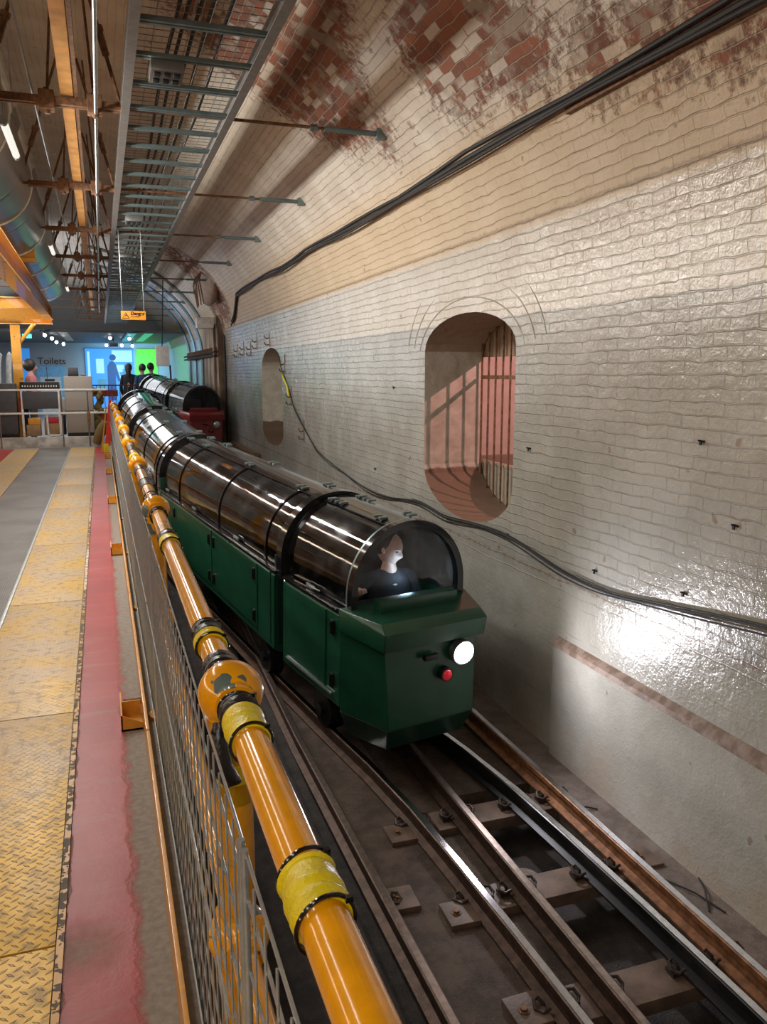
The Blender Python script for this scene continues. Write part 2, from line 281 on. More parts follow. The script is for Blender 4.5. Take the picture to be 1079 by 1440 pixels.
# ------------------------------------------------------------------ mesh helpers
class B:
    def __init__(s): s.bm = bmesh.new()
    def box(s, c, d, rot=None, bev=0.0, mi=0):
        r = bmesh.ops.create_cube(s.bm, size=1.0); vs = r['verts']
        bmesh.ops.scale(s.bm, vec=d, verts=vs)
        if bev:
            es = list({e for v in vs for e in v.link_edges}); rr = bmesh.ops.bevel(s.bm, geom=es, offset=bev, segments=2, affect='EDGES', profile=0.7)
            vs = list({v for f in rr['faces'] for v in f.verts} | {v for v in vs if v.is_valid})
        if rot is not None: bmesh.ops.rotate(s.bm, matrix=rot if isinstance(rot, Matrix) else Matrix.Rotation(rot, 3, 'Z'), verts=vs)
        bmesh.ops.translate(s.bm, vec=c, verts=vs)
        for f in {f for v in vs for f in v.link_faces}: f.material_index = mi
        return s
    def cyl(s, p0, p1, r, r2=None, seg=16, caps=True, mi=0):
        p0 = Vector(p0); p1 = Vector(p1); d = p1 - p0; L = d.length
        if L < 1e-6: return s
        res = bmesh.ops.create_cone(s.bm, cap_ends=caps, segments=seg, radius1=r, radius2=r if r2 is None else r2, depth=L)
        vs = res['verts']; bmesh.ops.rotate(s.bm, matrix=d.to_track_quat('Z', 'Y').to_matrix(), verts=vs); bmesh.ops.translate(s.bm, vec=(p0 + p1) / 2, verts=vs)
        for f in {f for v in vs for f in v.link_faces}: f.material_index = mi; f.smooth = len(f.verts) == 4
        return s
    def sph(s, c, r, sc=(1, 1, 1), seg=20, mi=0):
        res = bmesh.ops.create_uvsphere(s.bm, u_segments=seg, v_segments=max(8, seg * 2 // 3), radius=r); vs = res['verts']
        bmesh.ops.scale(s.bm, vec=sc, verts=vs); bmesh.ops.translate(s.bm, vec=c, verts=vs)
        for f in {f for v in vs for f in v.link_faces}: f.smooth = True; f.material_index = mi
        return s
    def tube(s, pts, r, seg=8, mi=0, closed=False):
        pts = [Vector(p) for p in pts]; n = len(pts); rings = []; up = None
        for i, p in enumerate(pts):
            a = pts[(i - 1) % n] if (i or closed) else p; b = pts[(i + 1) % n] if (i < n - 1 or closed) else p
            t = (b - a).normalized()
            if up is None: up = Vector((0, 0, 1)) if abs(t.z) < 0.9 else Vector((1, 0, 0))
            sd = t.cross(up); 
            if sd.length < 1e-4: sd = t.cross(Vector((1, 0, 0)))
            sd.normalize(); u2 = sd.cross(t).normalized(); up = u2
            rr = r[i] if isinstance(r, (list, tuple)) else r
            rings.append([s.bm.verts.new(p + (sd * cos(k * 2 * pi / seg) + u2 * sin(k * 2 * pi / seg)) * rr) for k in range(seg)])
        m = n if closed else n - 1
        for i in range(m):
            a, b = rings[i], rings[(i + 1) % n]
            for k in range(seg):
                f = s.bm.faces.new((a[k], a[(k + 1) % seg], b[(k + 1) % seg], b[k])); f.smooth = True; f.material_index = mi
        if not closed:
            for rg, rev in ((rings[0], True), (rings[-1], False)):
                try:
                    f = s.bm.faces.new(rg[::-1] if rev else rg); f.material_index = mi
                except Exception: pass
        return s
    def strip(s, prof, ys, mi=0, cap=True, smooth=False, closed=True):
        # profile list of (x,z) swept through rings: ys = list of (y, dx, dz) offsets
        rings = [[s.bm.verts.new((x + dx, y, z + dz)) for x, z in prof] for y, dx, dz in ys]; n = len(prof)
        for a, b in zip(rings, rings[1:]):
            for k in range(n if closed else n - 1):
                f = s.bm.faces.new((a[k], b[k], b[(k + 1) % n], a[(k + 1) % n])); f.smooth = smooth; f.material_index = mi
        if cap and closed: s.bm.faces.new(rings[0]); s.bm.faces.new(rings[-1][::-1])
        return s
    def face(s, pts, mi=0):
        f = s.bm.faces.new([s.bm.verts.new(p) for p in pts]); f.material_index = mi; return s
    def hull(s, pts, mi=0):
        vs = [s.bm.verts.new(p) for p in pts]; r = bmesh.ops.convex_hull(s.bm, input=vs)
        for g in r['geom']:
            if isinstance(g, bmesh.types.BMFace): g.material_index = mi
        return s
    def out(s, name, mats, parent=None, bevel=0.0, fix=True):
        if fix: bmesh.ops.recalc_face_normals(s.bm, faces=s.bm.faces)
        me = bpy.data.meshes.new(name); s.bm.to_mesh(me); s.bm.free(); me.set_sharp_from_angle(angle=math.radians(38))
        for m in (mats if isinstance(mats, list) else [mats]): me.materials.append(m)
        o = bpy.data.objects.new(name, me); COL.objects.link(o)
        if parent is not None: o.parent = parent
        if bevel:
            b = o.modifiers.new('bevel', 'BEVEL'); b.width = bevel; b.segments = 2; b.limit_method = 'ANGLE'
        return o
def tag(o, label, cat, group=None, kind=None):
    if label: o['label'] = label
    if cat: o['category'] = cat
    if group: o['group'] = group
    if kind: o['kind'] = kind
    return o
def thing(name, label, cat, loc=(0, 0, 0), rz=0, group=None):
    o = bpy.data.objects.new(name, None); COL.objects.link(o); o.location = loc; o.rotation_euler = (0, 0, rz); o.empty_display_size = 0.1
    return tag(o, label, cat, group)
def struct(o, label=None):
    o['kind'] = 'structure'
    if label: o['label'] = label
    return o
def copy_tree(o, parent=None):
    c = o.copy(); COL.objects.link(c)
    if parent is not None: c.parent = parent
    for ch in list(o.children): copy_tree(ch, c)
    return c

# ------------------------------------------------------------------ tunnel shell
XW, ZS = 2.45, 2.0; ECX, EA, EZ, EB = -0.9, 3.35, 1.9, 2.36
def rise(y): return 0.05 * max(0.0, y - 4.5)
Y0, Y1 = -5.0, 31.0
def stadium(yc, hw, zlo, zhi, zt, zb, n=14):
    p = []
    for i in range(n + 1): a = pi * i / n; p.append((yc + hw * cos(a), zhi + (zt - zhi) * sin(a)))
    for i in range(n + 1): a = pi + pi * i / n; p.append((yc + hw * cos(a), zlo + (zlo - zb) * sin(a)))
    return p
WINS = [stadium(5.315, 0.755, 0.72, 1.62, 1.87, 0.40), stadium(12.28, 0.78, 0.58, 1.50, 1.83, 0.36), stadium(-1.65, 0.755, 0.72, 1.62, 1.87, 0.40)]
def wall_plate(x, holes, y0, y1, z0, z1, name, mat, flip):
    bm = bmesh.new(); loops = [[(y0, z0), (y1, z0), (y1, z1), (y0, z1)]] + holes; es = []
    for L in loops:
        vs = [bm.verts.new((x, a, b)) for a, b in L]
        es += [bm.edges.new((vs[i], vs[(i + 1) % len(vs)])) for i in range(len(vs))]
    bmesh.ops.triangle_fill(bm, use_beauty=True, use_dissolve=False, edges=es, normal=(1, 0, 0))
    return bm
bm = wall_plate(XW, WINS, Y0, Y1, -1.1, 1.9, 'w', None, False)
# reveals
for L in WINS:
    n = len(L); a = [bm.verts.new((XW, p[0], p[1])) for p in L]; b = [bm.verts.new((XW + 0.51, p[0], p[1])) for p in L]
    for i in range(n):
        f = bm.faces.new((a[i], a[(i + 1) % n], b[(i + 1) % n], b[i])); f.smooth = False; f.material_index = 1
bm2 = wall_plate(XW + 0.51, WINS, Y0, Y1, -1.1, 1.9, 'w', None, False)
me2 = bpy.data.meshes.new('tmp'); bm2.to_mesh(me2); bm2.free(); bm.from_mesh(me2)
uvl = bm.loops.layers.uv.new('UVMap')
for f in bm.faces:
    for l in f.loops: c = l.vert.co; l[uvl].uv = ((c.x if abs(f.normal.x) < 0.3 and f.material_index else c.y), c.z)
me = bpy.data.meshes.new('wall_right'); bm.to_mesh(me); bm.free(); me.materials.append(M['wall'])
def reveal():
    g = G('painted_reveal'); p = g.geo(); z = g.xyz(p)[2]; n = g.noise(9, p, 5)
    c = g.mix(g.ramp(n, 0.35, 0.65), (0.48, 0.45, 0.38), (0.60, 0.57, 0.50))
    c = g.mix(g.m2('SUBTRACT', 1.0, g.ramp(g.m2('ADD', z, g.m2('MULTIPLY', n, 0.05)), 0.70, 0.72)), c, (0.17, 0.11, 0.075))  # sill part dark brown: its lack of light is put into the colour
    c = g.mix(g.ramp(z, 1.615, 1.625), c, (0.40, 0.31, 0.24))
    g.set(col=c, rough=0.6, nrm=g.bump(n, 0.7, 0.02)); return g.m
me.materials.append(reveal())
o = bpy.data.objects.new('wall_right', me); COL.objects.link(o); struct(o, 'white painted brick wall with arched openings beside the track')
def shell(name, prof, y0, y1, mat, s0, side=1, ny=40):
    bm = bmesh.new(); uvl = bm.loops.layers.uv.new('UVMap'); s = [s0]
    for a, b in zip(prof, prof[1:]): s.append(s[-1] + math.hypot(b[0] - a[0], b[1] - a[1]))
    ys = [y0, y1]
    vs = [[bm.verts.new((x, y, z)) for x, z in prof] for y in ys]
    for i in range(len(prof) - 1):
        f = bm.faces.new((vs[0][i], vs[0][i + 1], vs[1][i + 1], vs[1][i])); f.smooth = True
        for l, (yy, ss) in zip(f.loops, ((ys[0], s[i]), (ys[0], s[i + 1]), (ys[1], s[i + 1]), (ys[1], s[i]))): l[uvl].uv = (yy, ss)
    me = bpy.data.meshes.new(name); bm.to_mesh(me); bm.free(); me.materials.append(mat)
    o = bpy.data.objects.new(name, me); COL.objects.link(o); return struct(o)
arc = [(ECX + EA * cos(a), EZ + EB * sin(a)) for a in [pi / 2 * i / 40 for i in range(81)]]
shell('ceiling', arc, Y0, Y1, M['vault'], 1.9)
shell('wall_left', [(ECX - EA, -0.2), (ECX - EA, 1.9)], Y0, Y1, M['vault'], -0.2)
b = B(); b.box((-0.9, Y0, 1.5), (7.2, 0.1, 6)); struct(b.out('wall_back', M['wall']))
# dado panel standing slightly proud of the wall
b = B(); b.strip([(XW - 0.035, -1.0), (XW - 0.035, -0.10), (XW, -0.07), (XW + 0.02, -0.07), (XW + 0.02, -1.0)], [(-4.5, 0, 0), (3.95, 0, 0)])
o = b.out('trim_1', M['wall']); struct(o, 'rendered lower wall panel with a chipped top edge')
g = G('brown_stained_edge'); p_ = g.geo(); nn = g.noise(14, p_, 4); M['stain'] = g.set(col=g.mix(g.ramp(nn, 0.4, 0.6), (0.16, 0.105, 0.075), (0.26, 0.19, 0.15)), rough=0.6, nrm=g.bump(nn, 0.6, 0.01))
b = B(); b.strip([(XW - 0.037, -0.118), (XW - 0.034, -0.09), (XW, -0.062), (XW + 0.01, -0.064), (XW + 0.01, -0.12)], [(-4.5, 0, 0), (3.95, 0, 0)])
struct(b.out('trim_2', M['stain']), 'dirty brown top edge of the lower wall panel')
# the brick pier further down the wall and the shell beyond it
b = B(); b.box((2.44, 18.1, 0.9), (0.30, 2.4, 3.4)); b.box((2.27, 17.3, 1.0), (0.05, 0.16, 2.9))
g = G('stained_pier'); p_ = g.geo(); n_ = g.noise(3, g.scale(p_, (1, 1, 0.4)), 5)
mm = g.set(col=g.mix(g.ramp(n_, 0.35, 0.65), (0.12, 0.07, 0.04), (0.42, 0.30, 0.20)), rough=0.6, nrm=g.bump(g.noise(20, p_), 0.5, 0.01))
struct(b.out('wall_pier', mm), 'brown stained brick pier beside the red train')
# ribs of the far lining
for i, yy in enumerate((19.3, 20.8, 22.3, 23.8)):
    b = B(); pr = [(ECX + (EA - 0.03) * cos(a), yy, EZ + (EB - 0.03) * sin(a)) for a in [pi * k / 80 for k in range(0, 36)]]
    b.tube([(XW - 0.03, yy, 0.3)] + pr, 0.04, 6); struct(b.out('trim_%d' % (i + 3), M['tray']), 'segment joint rib of the far tunnel lining')
# passage behind the near opening
g = G('passage_plaster'); p_ = g.geo(); zz = g.xyz(p_)[2]; n_ = g.noise(8, p_, 5)
cc = g.mix(g.ramp(n_, 0.3, 0.7), (0.62, 0.58, 0.54), (0.72, 0.68, 0.64)); cc = g.mix(g.m2('SUBTRACT', 1.0, g.ramp(zz, 0.66, 0.68)), cc, (0.30, 0.27, 0.22))  # lower wall darker: shade put into the plaster colour
mp = g.set(col=cc, rough=0.5, nrm=g.bump(n_, 0.3, 0.01))
b = B(); b.box((5.05, 5.3, 0.9), (0.1, 3.6, 3.6)); b.box((4.0, 7.1, 0.9), (2.2, 0.1, 3.6)); b.box((4.0, 3.4, 0.9), (2.2, 0.1, 3.6)); b.box((4.0, 5.3, 2.7), (2.2, 3.6, 0.1)); b.box((4.0, 5.3, -0.9), (2.2, 3.8, 0.1))
struct(b.out('wall_passage', mp), 'plain walls of the side passage behind the barred opening')
b = B(); b.box((XW + 0.62, 12.28, 1.0), (0.1, 2.6, 2.6)); b.box((XW + 0.62, -1.65, 1.0), (0.1, 2.6, 2.6))
struct(b.out('wall_recess', mp), 'back of the shallow arched recess')
t = thing('window_grille', 'thin dark vertical bars closing the big arched opening in the white wall', 'grille', (XW + 0.49, 5.3, 0.4))
for k in range(13):
    yy = 6.04 - k * 0.122
    dz = sqrt(max(0, 1 - ((yy - 5.315) / 0.755) ** 2)); zt = 1.62 + 0.25 * dz; zb = 0.72 - 0.32 * dz
    b = B(); b.cyl((0, yy - 5.3, zb - 0.4), (0, yy - 5.3, zt - 0.4), 0.009, seg=8); b.out('bar', M['rust'], t)
b = B(); b.box((0, 0, 1.02), (0.014, 1.46, 0.03)); b.out('crossbar', M['rust'], t)
b = B(); b.box((0.045, 0, 0.02), (0.03, 1.6, 0.60)); b.box((0.045, 0, 0.33), (0.05, 1.6, 0.02)); b.out('lower_panel', simple('grey_green_board', (0.34, 0.31, 0.25), 0.6), t)
b = B(); b.box((0.045, 0, 1.40), (0.03, 1.9, 0.44)); b.out('upper_panel', simple('brown_board', (0.36, 0.27, 0.20), 0.6), t)
# arch voussoir courses over the near opening are slight ridges
for k, ro in enumerate((0.12, 0.25, 0.38)):
    pts = [(XW - 0.0, 5.315 + (0.755 + ro) * cos(a), 1.55 + (0.30 + ro) * sin(a)) for a in [pi * (0.06 + 0.88 * i / 24) for i in range(25)]]
    b = B(); b.tube(pts, 0.0045, 6); struct(b.out('trim_%d' % (k + 7), M['wall']), 'raised joint of the brick arch ring over the opening')

# ------------------------------------------------------------------ platform
b = B(); b.box((-2.16, 6.05, -0.45), (4.6, 22.1, 0.9)); struct(b.out('floor', M['platform']), 'platform slab painted red along its edge')
b = B(); b.box((-0.9, 24.4, -0.46), (6.7, 14.4, 0.9)); 
g = G('grey_screed'); p_ = g.geo(); struct(b.out('floor_rear', g.set(col=g.mix(g.noise(2, p_), (0.22, 0.2, 0.19), (0.36, 0.34, 0.32)), rough=0.35)), 'grey floor behind the barrier')
bpy.data.objects['floor_rear'].location.y = 0
# cut the rear floor where the tracks run: rebuild as two slabs
ob = bpy.data.objects['floor_rear']; bpy.data.objects.remove(ob)
b = B(); b.box((-2.16, 24.3, -0.46), (4.6, 14.4, 0.92)); b.box((1.3, 27.0, -0.46), (2.4, 8.6, 0.92)); struct(b.out('floor_rear', g.m), 'grey floor behind the barrier')
ys = [-1.4, 0.4, 2.02, 3.55, 5.4, 7.3, 9.3, 11.3, 13.3, 15.2, 17.0]
near = ['at the bottom left corner of the picture', 'with a grey gap in front of it', 'just beyond the saturated yellow one']
for i in range(len(ys) - 1):
    b = B(); b.box((-0.405, (ys[i] + ys[i + 1]) / 2, 0.003), (0.43, ys[i + 1] - ys[i] - 0.008, 0.008), bev=0.001)
    lab = 'worn yellow chequer plate beside the red strip, number %s counted from the barrier' % ['ten', 'nine', 'eight', 'seven', 'six', 'five', 'four', 'three', 'two', 'one'][i]
    tag(b.out('chequer_plate', M['chequer']), lab, 'floor plate', 'yellow chequer plates in the right-hand strip')
b = B(); b.box((-0.178, 6.5, 0.004), (0.018, 21, 0.012)); 
tag(b.out('edge_strip', chip_paint('edge_strip_yellow', (0.65, 0.33, 0.02), chip=(0.13, 0.11, 0.09), th=0.5, sc=30, rough=0.4)), 'chipped yellow metal edging between chequer plates and red paint', 'edging')
b = B(); b.box((-0.905, 7.5, 0.003), (0.57, 19.2, 0.008)); tag(b.out('ribbed_mat', M['matting']), 'dark grey ribbed matting running down the middle of the platform', 'mat')
b = B(); b.box((-0.628, 7.5, 0.006), (0.018, 19.2, 0.016), bev=0.003); tag(b.out('metal_nosing', M['steel']), 'thin steel edging along the grey ribbed matting', 'edging')
for i, (a, c) in enumerate(((6.0, 9.5), (9.5, 13.2), (13.2, 17.0))):
    b = B(); b.box((-1.42, (a + c) / 2, 0.003), (0.44, c - a - 0.01, 0.008)); 
    tag(b.out('chequer_plate', M['chequer']), ['cream yellow chequer plate left of the grey matting, nearest the camera', 'middle cream yellow chequer plate left of the grey matting', 'cream yellow chequer plate left of the matting against the barrier'][i], 'floor plate', 'yellow chequer plates left of the matting')
b = B(); b.strip([(0.14, -1.0), (0.14, -0.005), (0.19, -0.005), (0.19, -1.0)], [(-5, 0, 0), (16.6, 0, 0)]); struct(b.out('trim_10', simple('dark_platform_face', (0.035, 0.03, 0.027), 0.8, var=0.4, bump=0.5)), 'dark face of the platform edge')  # one very dark tone over the whole face

# ------------------------------------------------------------------ trackbed
YS = [(-5, 0, 0), (4.5, 0, 0), (16, 0, rise(16)), (22.6, 0, rise(16) + 0.05)]
def bed(name, x0, x1, z, mat, y0=-5, y1=22.6, th=0.1):
    b = B(); ys = [(y0, 0, rise(y0))] + ([(4.5, 0, 0)] if y0 < 4.5 < y1 else []) + [(y1, 0, rise(y1))]
    b.strip([(x0, z), (x1, z), (x1, z - th), (x0, z - th)], ys); return b.out(name, mat)
struct(bed('trackbed', 0.12, 2.5, -0.98, M['pit'], th=0.15), 'dark sunken bed under the sleepers')
struct(bed('trackbed_strip', 1.04, 1.40, -0.80, M['bed'], th=0.17), 'gritty brown strip between the left and second rails')
struct(bed('trackbed_ledge', 2.16, 2.46, -0.79, M['ledge'], th=0.18), 'dusty concrete ledge along the wall foot')
struct(bed('trackbed_left', 0.15, 0.93, -0.90, M['pit'], th=0.08), 'dark brown bed beside the platform face')  # darker bed tone: shade beside the train put into the colour
struct(bed('trackbed_middle', 1.38, 1.64, -0.84, M['bed'], th=0.13), 'brown bed between the second and third rails')
struct(bed('trackbed_far', 1.62, 2.18, -0.82, M['bed'], 3.72, 22.6, th=0.14), 'brown bed between the right-hand rails under the train')
b = B(); b.sph((1.72, 2.98, -0.965), 0.13, (0.8, 1.3, 0.45)); b.sph((1.80, 3.12, -0.97), 0.09, (1, 1, 0.5)); struct(b.out('gravel_heap', M['dust']), 'small heap of pale dust in the pit between the rails')
# rails
def railxs(k, y):
    c = centre(y)
    return {1: 1.005, 3: 1.61 if y > 2 else 1.61 - 0.02 * (2 - y), 5: 2.165, 2: c - 0.29, 4: c + 0.29}[k]
CL = [(-4, 1.76), (2, 1.725), (3, 1.69), (4.0, 1.63), (5, 1.42), (6.45, 1.185), (7.6, 0.99), (8.3, 0.87), (10, 0.77), (12, 0.68), (14, 0.63), (22, 0.60)]
def centre(y): return sum(centre0(y + d * 0.15) for d in range(-5, 6)) / 11
def centre0(y):
    for (a, xa), (b_, xb) in zip(CL, CL[1:]):
        if a <= y <= b_: return xa + (xb - xa) * (y - a) / (b_ - a)
    return CL[-1][1]
RP = [(-0.045, 0), (-0.045, 0.010), (-0.010, 0.020), (-0.008, 0.062), (-0.021, 0.070), (-0.021, 0.092), (-0.015, 0.0965), (0.015, 0.0965), (0.021, 0.092), (0.021, 0.070), (0.008, 0.062), (0.010, 0.020), (0.045, 0.010), (0.045, 0)]
for k, lab, mt, ms in ((1, 'dull brown rail nearest the platform', 'railtopdull', 'railbody'), (2, 'shiny rail second from the platform, under the train', 'railtop', 'railbody'), (3, 'dull brown rail between the two shiny ones', 'railtopdull', 'railbody'),
                   (4, 'long shiny rail with black web, second from the wall', 'railtop', 'black'), (5, 'orange rusty rail nearest the white wall', 'railtop', 'railorange')):
    t = thing('rail', lab, 'rail', (0, 0, 0), group='rails of the two tracks')
    ys = [(-4 + 0.5 * i) for i in range(0, 52)]; sw = [(y, railxs(k, y), -0.70 - 0.0965 + rise(y)) for y in ys]
    b = B(); b.strip(RP, sw, smooth=False); b.out('rail_web', M[ms], t)
    b = B(); b.strip([(-0.0145, 0.0965), (-0.014, 0.0978), (0.014, 0.0978), (0.0145, 0.0965)], sw, smooth=False); b.out('rail_head', M[mt], t)
# sleepers, base plates, clips
def sleeper(y, x0, x1, lab, yaw_=0.0):
    b = B(); b.box(((x0 + x1) / 2, y, -0.835 + rise(y)), (x1 - x0, 0.17, 0.06), rot=None, bev=0.004)
    tag(b.out('sleeper', M['sleeper']), lab, 'sleeper', 'brown sleepers across the pit')
for y, lab in ((3.50, 'brown sleeper just in front of the train across the pit'), (2.86, 'brown sleeper with dust heap behind it'), (2.22, 'brown sleeper with dark oil stain near the bottom right'), (1.58, 'brown sleeper nearest the bottom edge of the picture')):
    sleeper(y, 1.48, 2.2, lab)
def plate(x, y, lab):
    t = thing('base_plate', lab, 'base plate', (x, y, -0.80 + rise(y)), random.uniform(-.05, .05), group='square base plates beside the rails')
    b = B(); b.box((0, 0, 0.012), (0.13, 0.15, 0.024), bev=0.003); b.out('plate', M['sleeper'], t)
    b = B(); b.cyl((-0.015, 0, 0.02), (-0.015, 0, 0.036), 0.013, seg=6); b.cyl((-0.015, 0, 0.02), (-0.015, 0, 0.027), 0.022, seg=12); b.out('bolt', M['rust'], t)
plate(1.27, 3.42, 'square base plate left of the shiny rail, nearest the train'); plate(1.30, 2.78, 'square base plate left of the shiny rail, middle of three'); plate(1.31, 2.22, 'square base plate left of the shiny rail at the bottom edge')
plate(1.10, 2.95, 'square base plate right of the dull rail nearest the platform')
plate(2.27, 2.86, 'rusty base plate on the ledge beside the wall, nearer the train'); plate(2.29, 2.05, 'rusty base plate on the ledge beside the wall at right edge')
def clip(x, y, s, rel):
    pts = [(0.0, 0, 0), (0.0, 0.0, 0.03), (0.012, 0.02, 0.045), (0.03, 0.015, 0.045), (0.038, -0.01, 0.03), (0.02, -0.035, 0.028), (-0.01, -0.03, 0.035)]
    b = B(); b.tube([(p[0] * s * 1.05, p[1] * 1.0, p[2] * 0.9) for p in pts], 0.007, 8); b.box((0.015 * s, 0, 0.008), (0.045, 0.05, 0.016))
    o = b.out('rail_clip', M['clip']); o.location = (x, y, -0.80 + rise(y)); tag(o, 'curled iron rail clip %s' % rel, 'rail clip', 'curled iron clips holding the rails'); return o
rn = {1: 'platform-side dull rail', 2: 'left shiny rail', 3: 'dull middle rail', 4: 'right shiny rail', 5: 'orange rusty rail'}
rw = {3.50: 'row nearest the train', 2.86: 'middle row', 2.22: 'row nearest the camera'}
for y in (3.50, 2.86, 2.22):
    for k in (2, 3, 4, 5):
        for s in (-1, 1):
            if (k, s) in ((4, 1), (3, -1)) and y == 2.22: continue
            clip(railxs(k, y) + s * 0.05, y, s, '%s %s, %s' % ('left of' if s < 0 else 'right of', rn[k], rw[y]))
clip(1.055, 2.95, 1, 'right of the dull rail nearest the platform')
for i, (a, c, lab) in enumerate((((2.30, 2.45), (2.42, 2.66), 'thin dark twig lying on the ledge by the wall foot'), ((2.36, 2.42), (2.26, 2.70), 'crossing dark twig on the ledge, the longer one'), ((2.20, 3.35), (2.32, 3.30), 'short thin twig on the ledge nearer the train'))):
    b = B(); b.tube([(a[0], a[1], -0.785), ((a[0] + c[0]) / 2 + 0.01, (a[1] + c[1]) / 2, -0.776), (c[0], c[1], -0.785)], 0.004, 6); tag(b.out('twig', M['cable']), lab, 'twig', 'twigs on the ledge')
# ladder-like timber on the wall foot beyond the train
t = thing('timber_rack', 'dark timber rack of upright slots against the wall foot behind the train', 'rack', (2.38, 14.6, -0.2))
b = B(); b.box((0, 0, 0.32), (0.06, 2.6, 0.05)); b.out('top_rail', M['rust'], t)
for k in range(7): b = B(); b.box((0, -1.2 + 0.4 * k, 0.13), (0.05, 0.06, 0.36)); b.out('upright', M['rust'], t)

# ------------------------------------------------------------------ railing along the platform
PX = 0.185; RZ = 0.90
t = thing('safety_railing', 'yellow tubular safety railing with ball joints along the platform edge', 'railing', (PX, 0, 0))
posts = [-0.75, 1.35, 3.40, 5.10, 6.75, 8.4, 10.05, 11.7, 13.35, 15.0]
for i, y in enumerate(posts):
    b = B(); b.cyl((0, y, -0.02), (0, y, RZ - 0.03), 0.033, seg=24); b.cyl((0, y, 0.0), (0, y, 0.015), 0.07, seg=20); b.cyl((0, y, 0), (0, y, 0.06), 0.036, seg=20); b.out('post', M['post_yellow'], t)
    for zc in (RZ, 0.43):
        b = B(); b.sph((0, y, zc), 0.057, seg=32); b.cyl((0, y - 0.066, zc), (0, y + 0.066, zc), 0.037, seg=24); b.cyl((0, y, zc - 0.10), (0, y, zc - 0.02), 0.036, 0.048, seg=24)
        b.out('ball_joint', M['ball_yellow'], t)
for i in range(len(posts) - 1):
    b = B(); b.cyl((0, posts[i], RZ), (0, posts[i + 1], RZ), 0.0275, seg=32); b.out('handrail', M['rail_yellow'], t)
    b = B(); b.cyl((0, posts[i], 0.43), (0, posts[i + 1], 0.43), 0.024, seg=20); b.out('mid_rail', M['rail_yellow'], t)
def wrap(y0, y1, mat, rr=0.0315):
    b = B(); n = 14; rad = [rr * (1 + random.uniform(-.03, .10)) for _ in range(n)]
    rad[0] = rad[-1] = rr * 0.95
    b.tube([(random.uniform(-.0008, .0008), y0 + (y1 - y0) * i / (n - 1), RZ + random.uniform(-.0008, .0008)) for i in range(n)], rad, 28)
    return b.out('tape_wrap', mat, t)
def tie(y, tilt=0.0, rr=0.0325):
    b = B(); b.tube([(rr * cos(a), y + tilt * cos(a), RZ + rr * sin(a)) for a in [2 * pi * i / 28 for i in range(28)]], 0.0026, 8, closed=True); b.box((rr * 0.75, y, RZ + rr * 0.75), (0.008, 0.006, 0.006)); return b.out('cable_tie', M['blackgloss'], t)
for y0, y1, m in ((1.145, 1.235, 'tape'), (1.235, 1.272, 'black_tape'), (1.44, 1.50, 'black_tape'), (1.60, 1.64, 'tape'), (1.64, 1.70, 'black_tape'), (0.715, 0.80, 'tape'), (2.62, 2.70, 'tape'), (2.70, 2.76, 'black_tape'), (3.22, 3.28, 'black_tape'), (3.55, 3.62, 'black_tape'), (4.0, 4.2, 'black_tape'), (4.7, 4.85, 'black_tape'), (5.5, 5.6, 'tape'), (5.9, 6.3, 'black_tape')):
    wrap(y0, y1, M[m])
for y, tl in ((1.145, 0.004), (1.27, -0.004), (0.712, 0.006), (0.80, 0.007), (1.60, 0), (1.70, 0.003), (2.62, 0), (2.76, 0.003), (1.43, 0), (3.2, 0), (3.7, 0.003), (4.2, 0), (5.6, 0), (6.5, 0.003), (7.4, 0)): tie(y, tl)
b = B(); b.tube([(0, 1.35, 0.80), (0, 1.35, 0.77), (0, 1.35, 0.74), (0, 1.35, 0.70), (0, 1.35, 0.695)], [0.030, 0.034, 0.033, 0.033, 0.029], 24); b.out('tape_wrap', M['tape'], t)
b = B(); b.tube([(-0.028, 1.30, 0.87), (-0.033, 1.29, 0.84), (-0.03, 1.28, 0.80), (-0.015, 1.28, 0.775), (0.0, 1.29, 0.765)], [0.010, 0.017, 0.02, 0.016, 0.006], 10); o = b.out('loose_tape', M['black_tape'], t)
# mesh panels
pb = [-1.1] + [0.93 + 2.05 * k for k in range(8)]
pl = ['wire mesh panel beside the near handrail at the bottom edge of the picture', 'wire mesh panel just beyond the nearest big ball joint', 'second whole mesh panel from the camera', 'third whole mesh panel from the camera', 'mesh panel in the middle of the fence', 'mesh panel beyond the middle of the fence', 'last but one mesh panel before the red post', 'farthest mesh panel by the red barrier post']
for i in range(8):
    y0 = pb[i] + 0.012; y1 = pb[i + 1] - 0.012; L = y1 - y0
    t = thing('mesh_panel', pl[i], 'mesh panel', (0.135, y0, 0.0), group='galvanised wire mesh panels inside the yellow railing')
    z0, z1 = 0.09, 0.86; b = B(); n = int(L / 0.066)
    for k in range(1, n): b.cyl((0, k * L / n, z0), (0, k * L / n, z1), 0.0018, seg=6)
    b.out('vertical_wires', M['mesh_wire'], t)
    b = B()
    for zz in (0.10, 0.20, 0.30, 0.40, 0.50, 0.60, 0.70, 0.80, 0.86):
        pts = []
        for k in range(0, n + 1): pts.append((0.004, k * L / n, zz))
        b.tube([pts[0], pts[-1]], 0.0024, 6)
    for zz in (0.26, 0.62):   # the folded ribs of the panel
        b.tube([(-0.022, 0, zz), (-0.022, L, zz)], 0.0021, 6)
    b.out('horizontal_wires', M['mesh_wire'], t)
    for yy in (0, L): b = B(); b.cyl((0, yy, 0.03), (0, yy, 0.87), 0.0055, seg=12); b.out('end_tube', M['mesh_wire'], t)
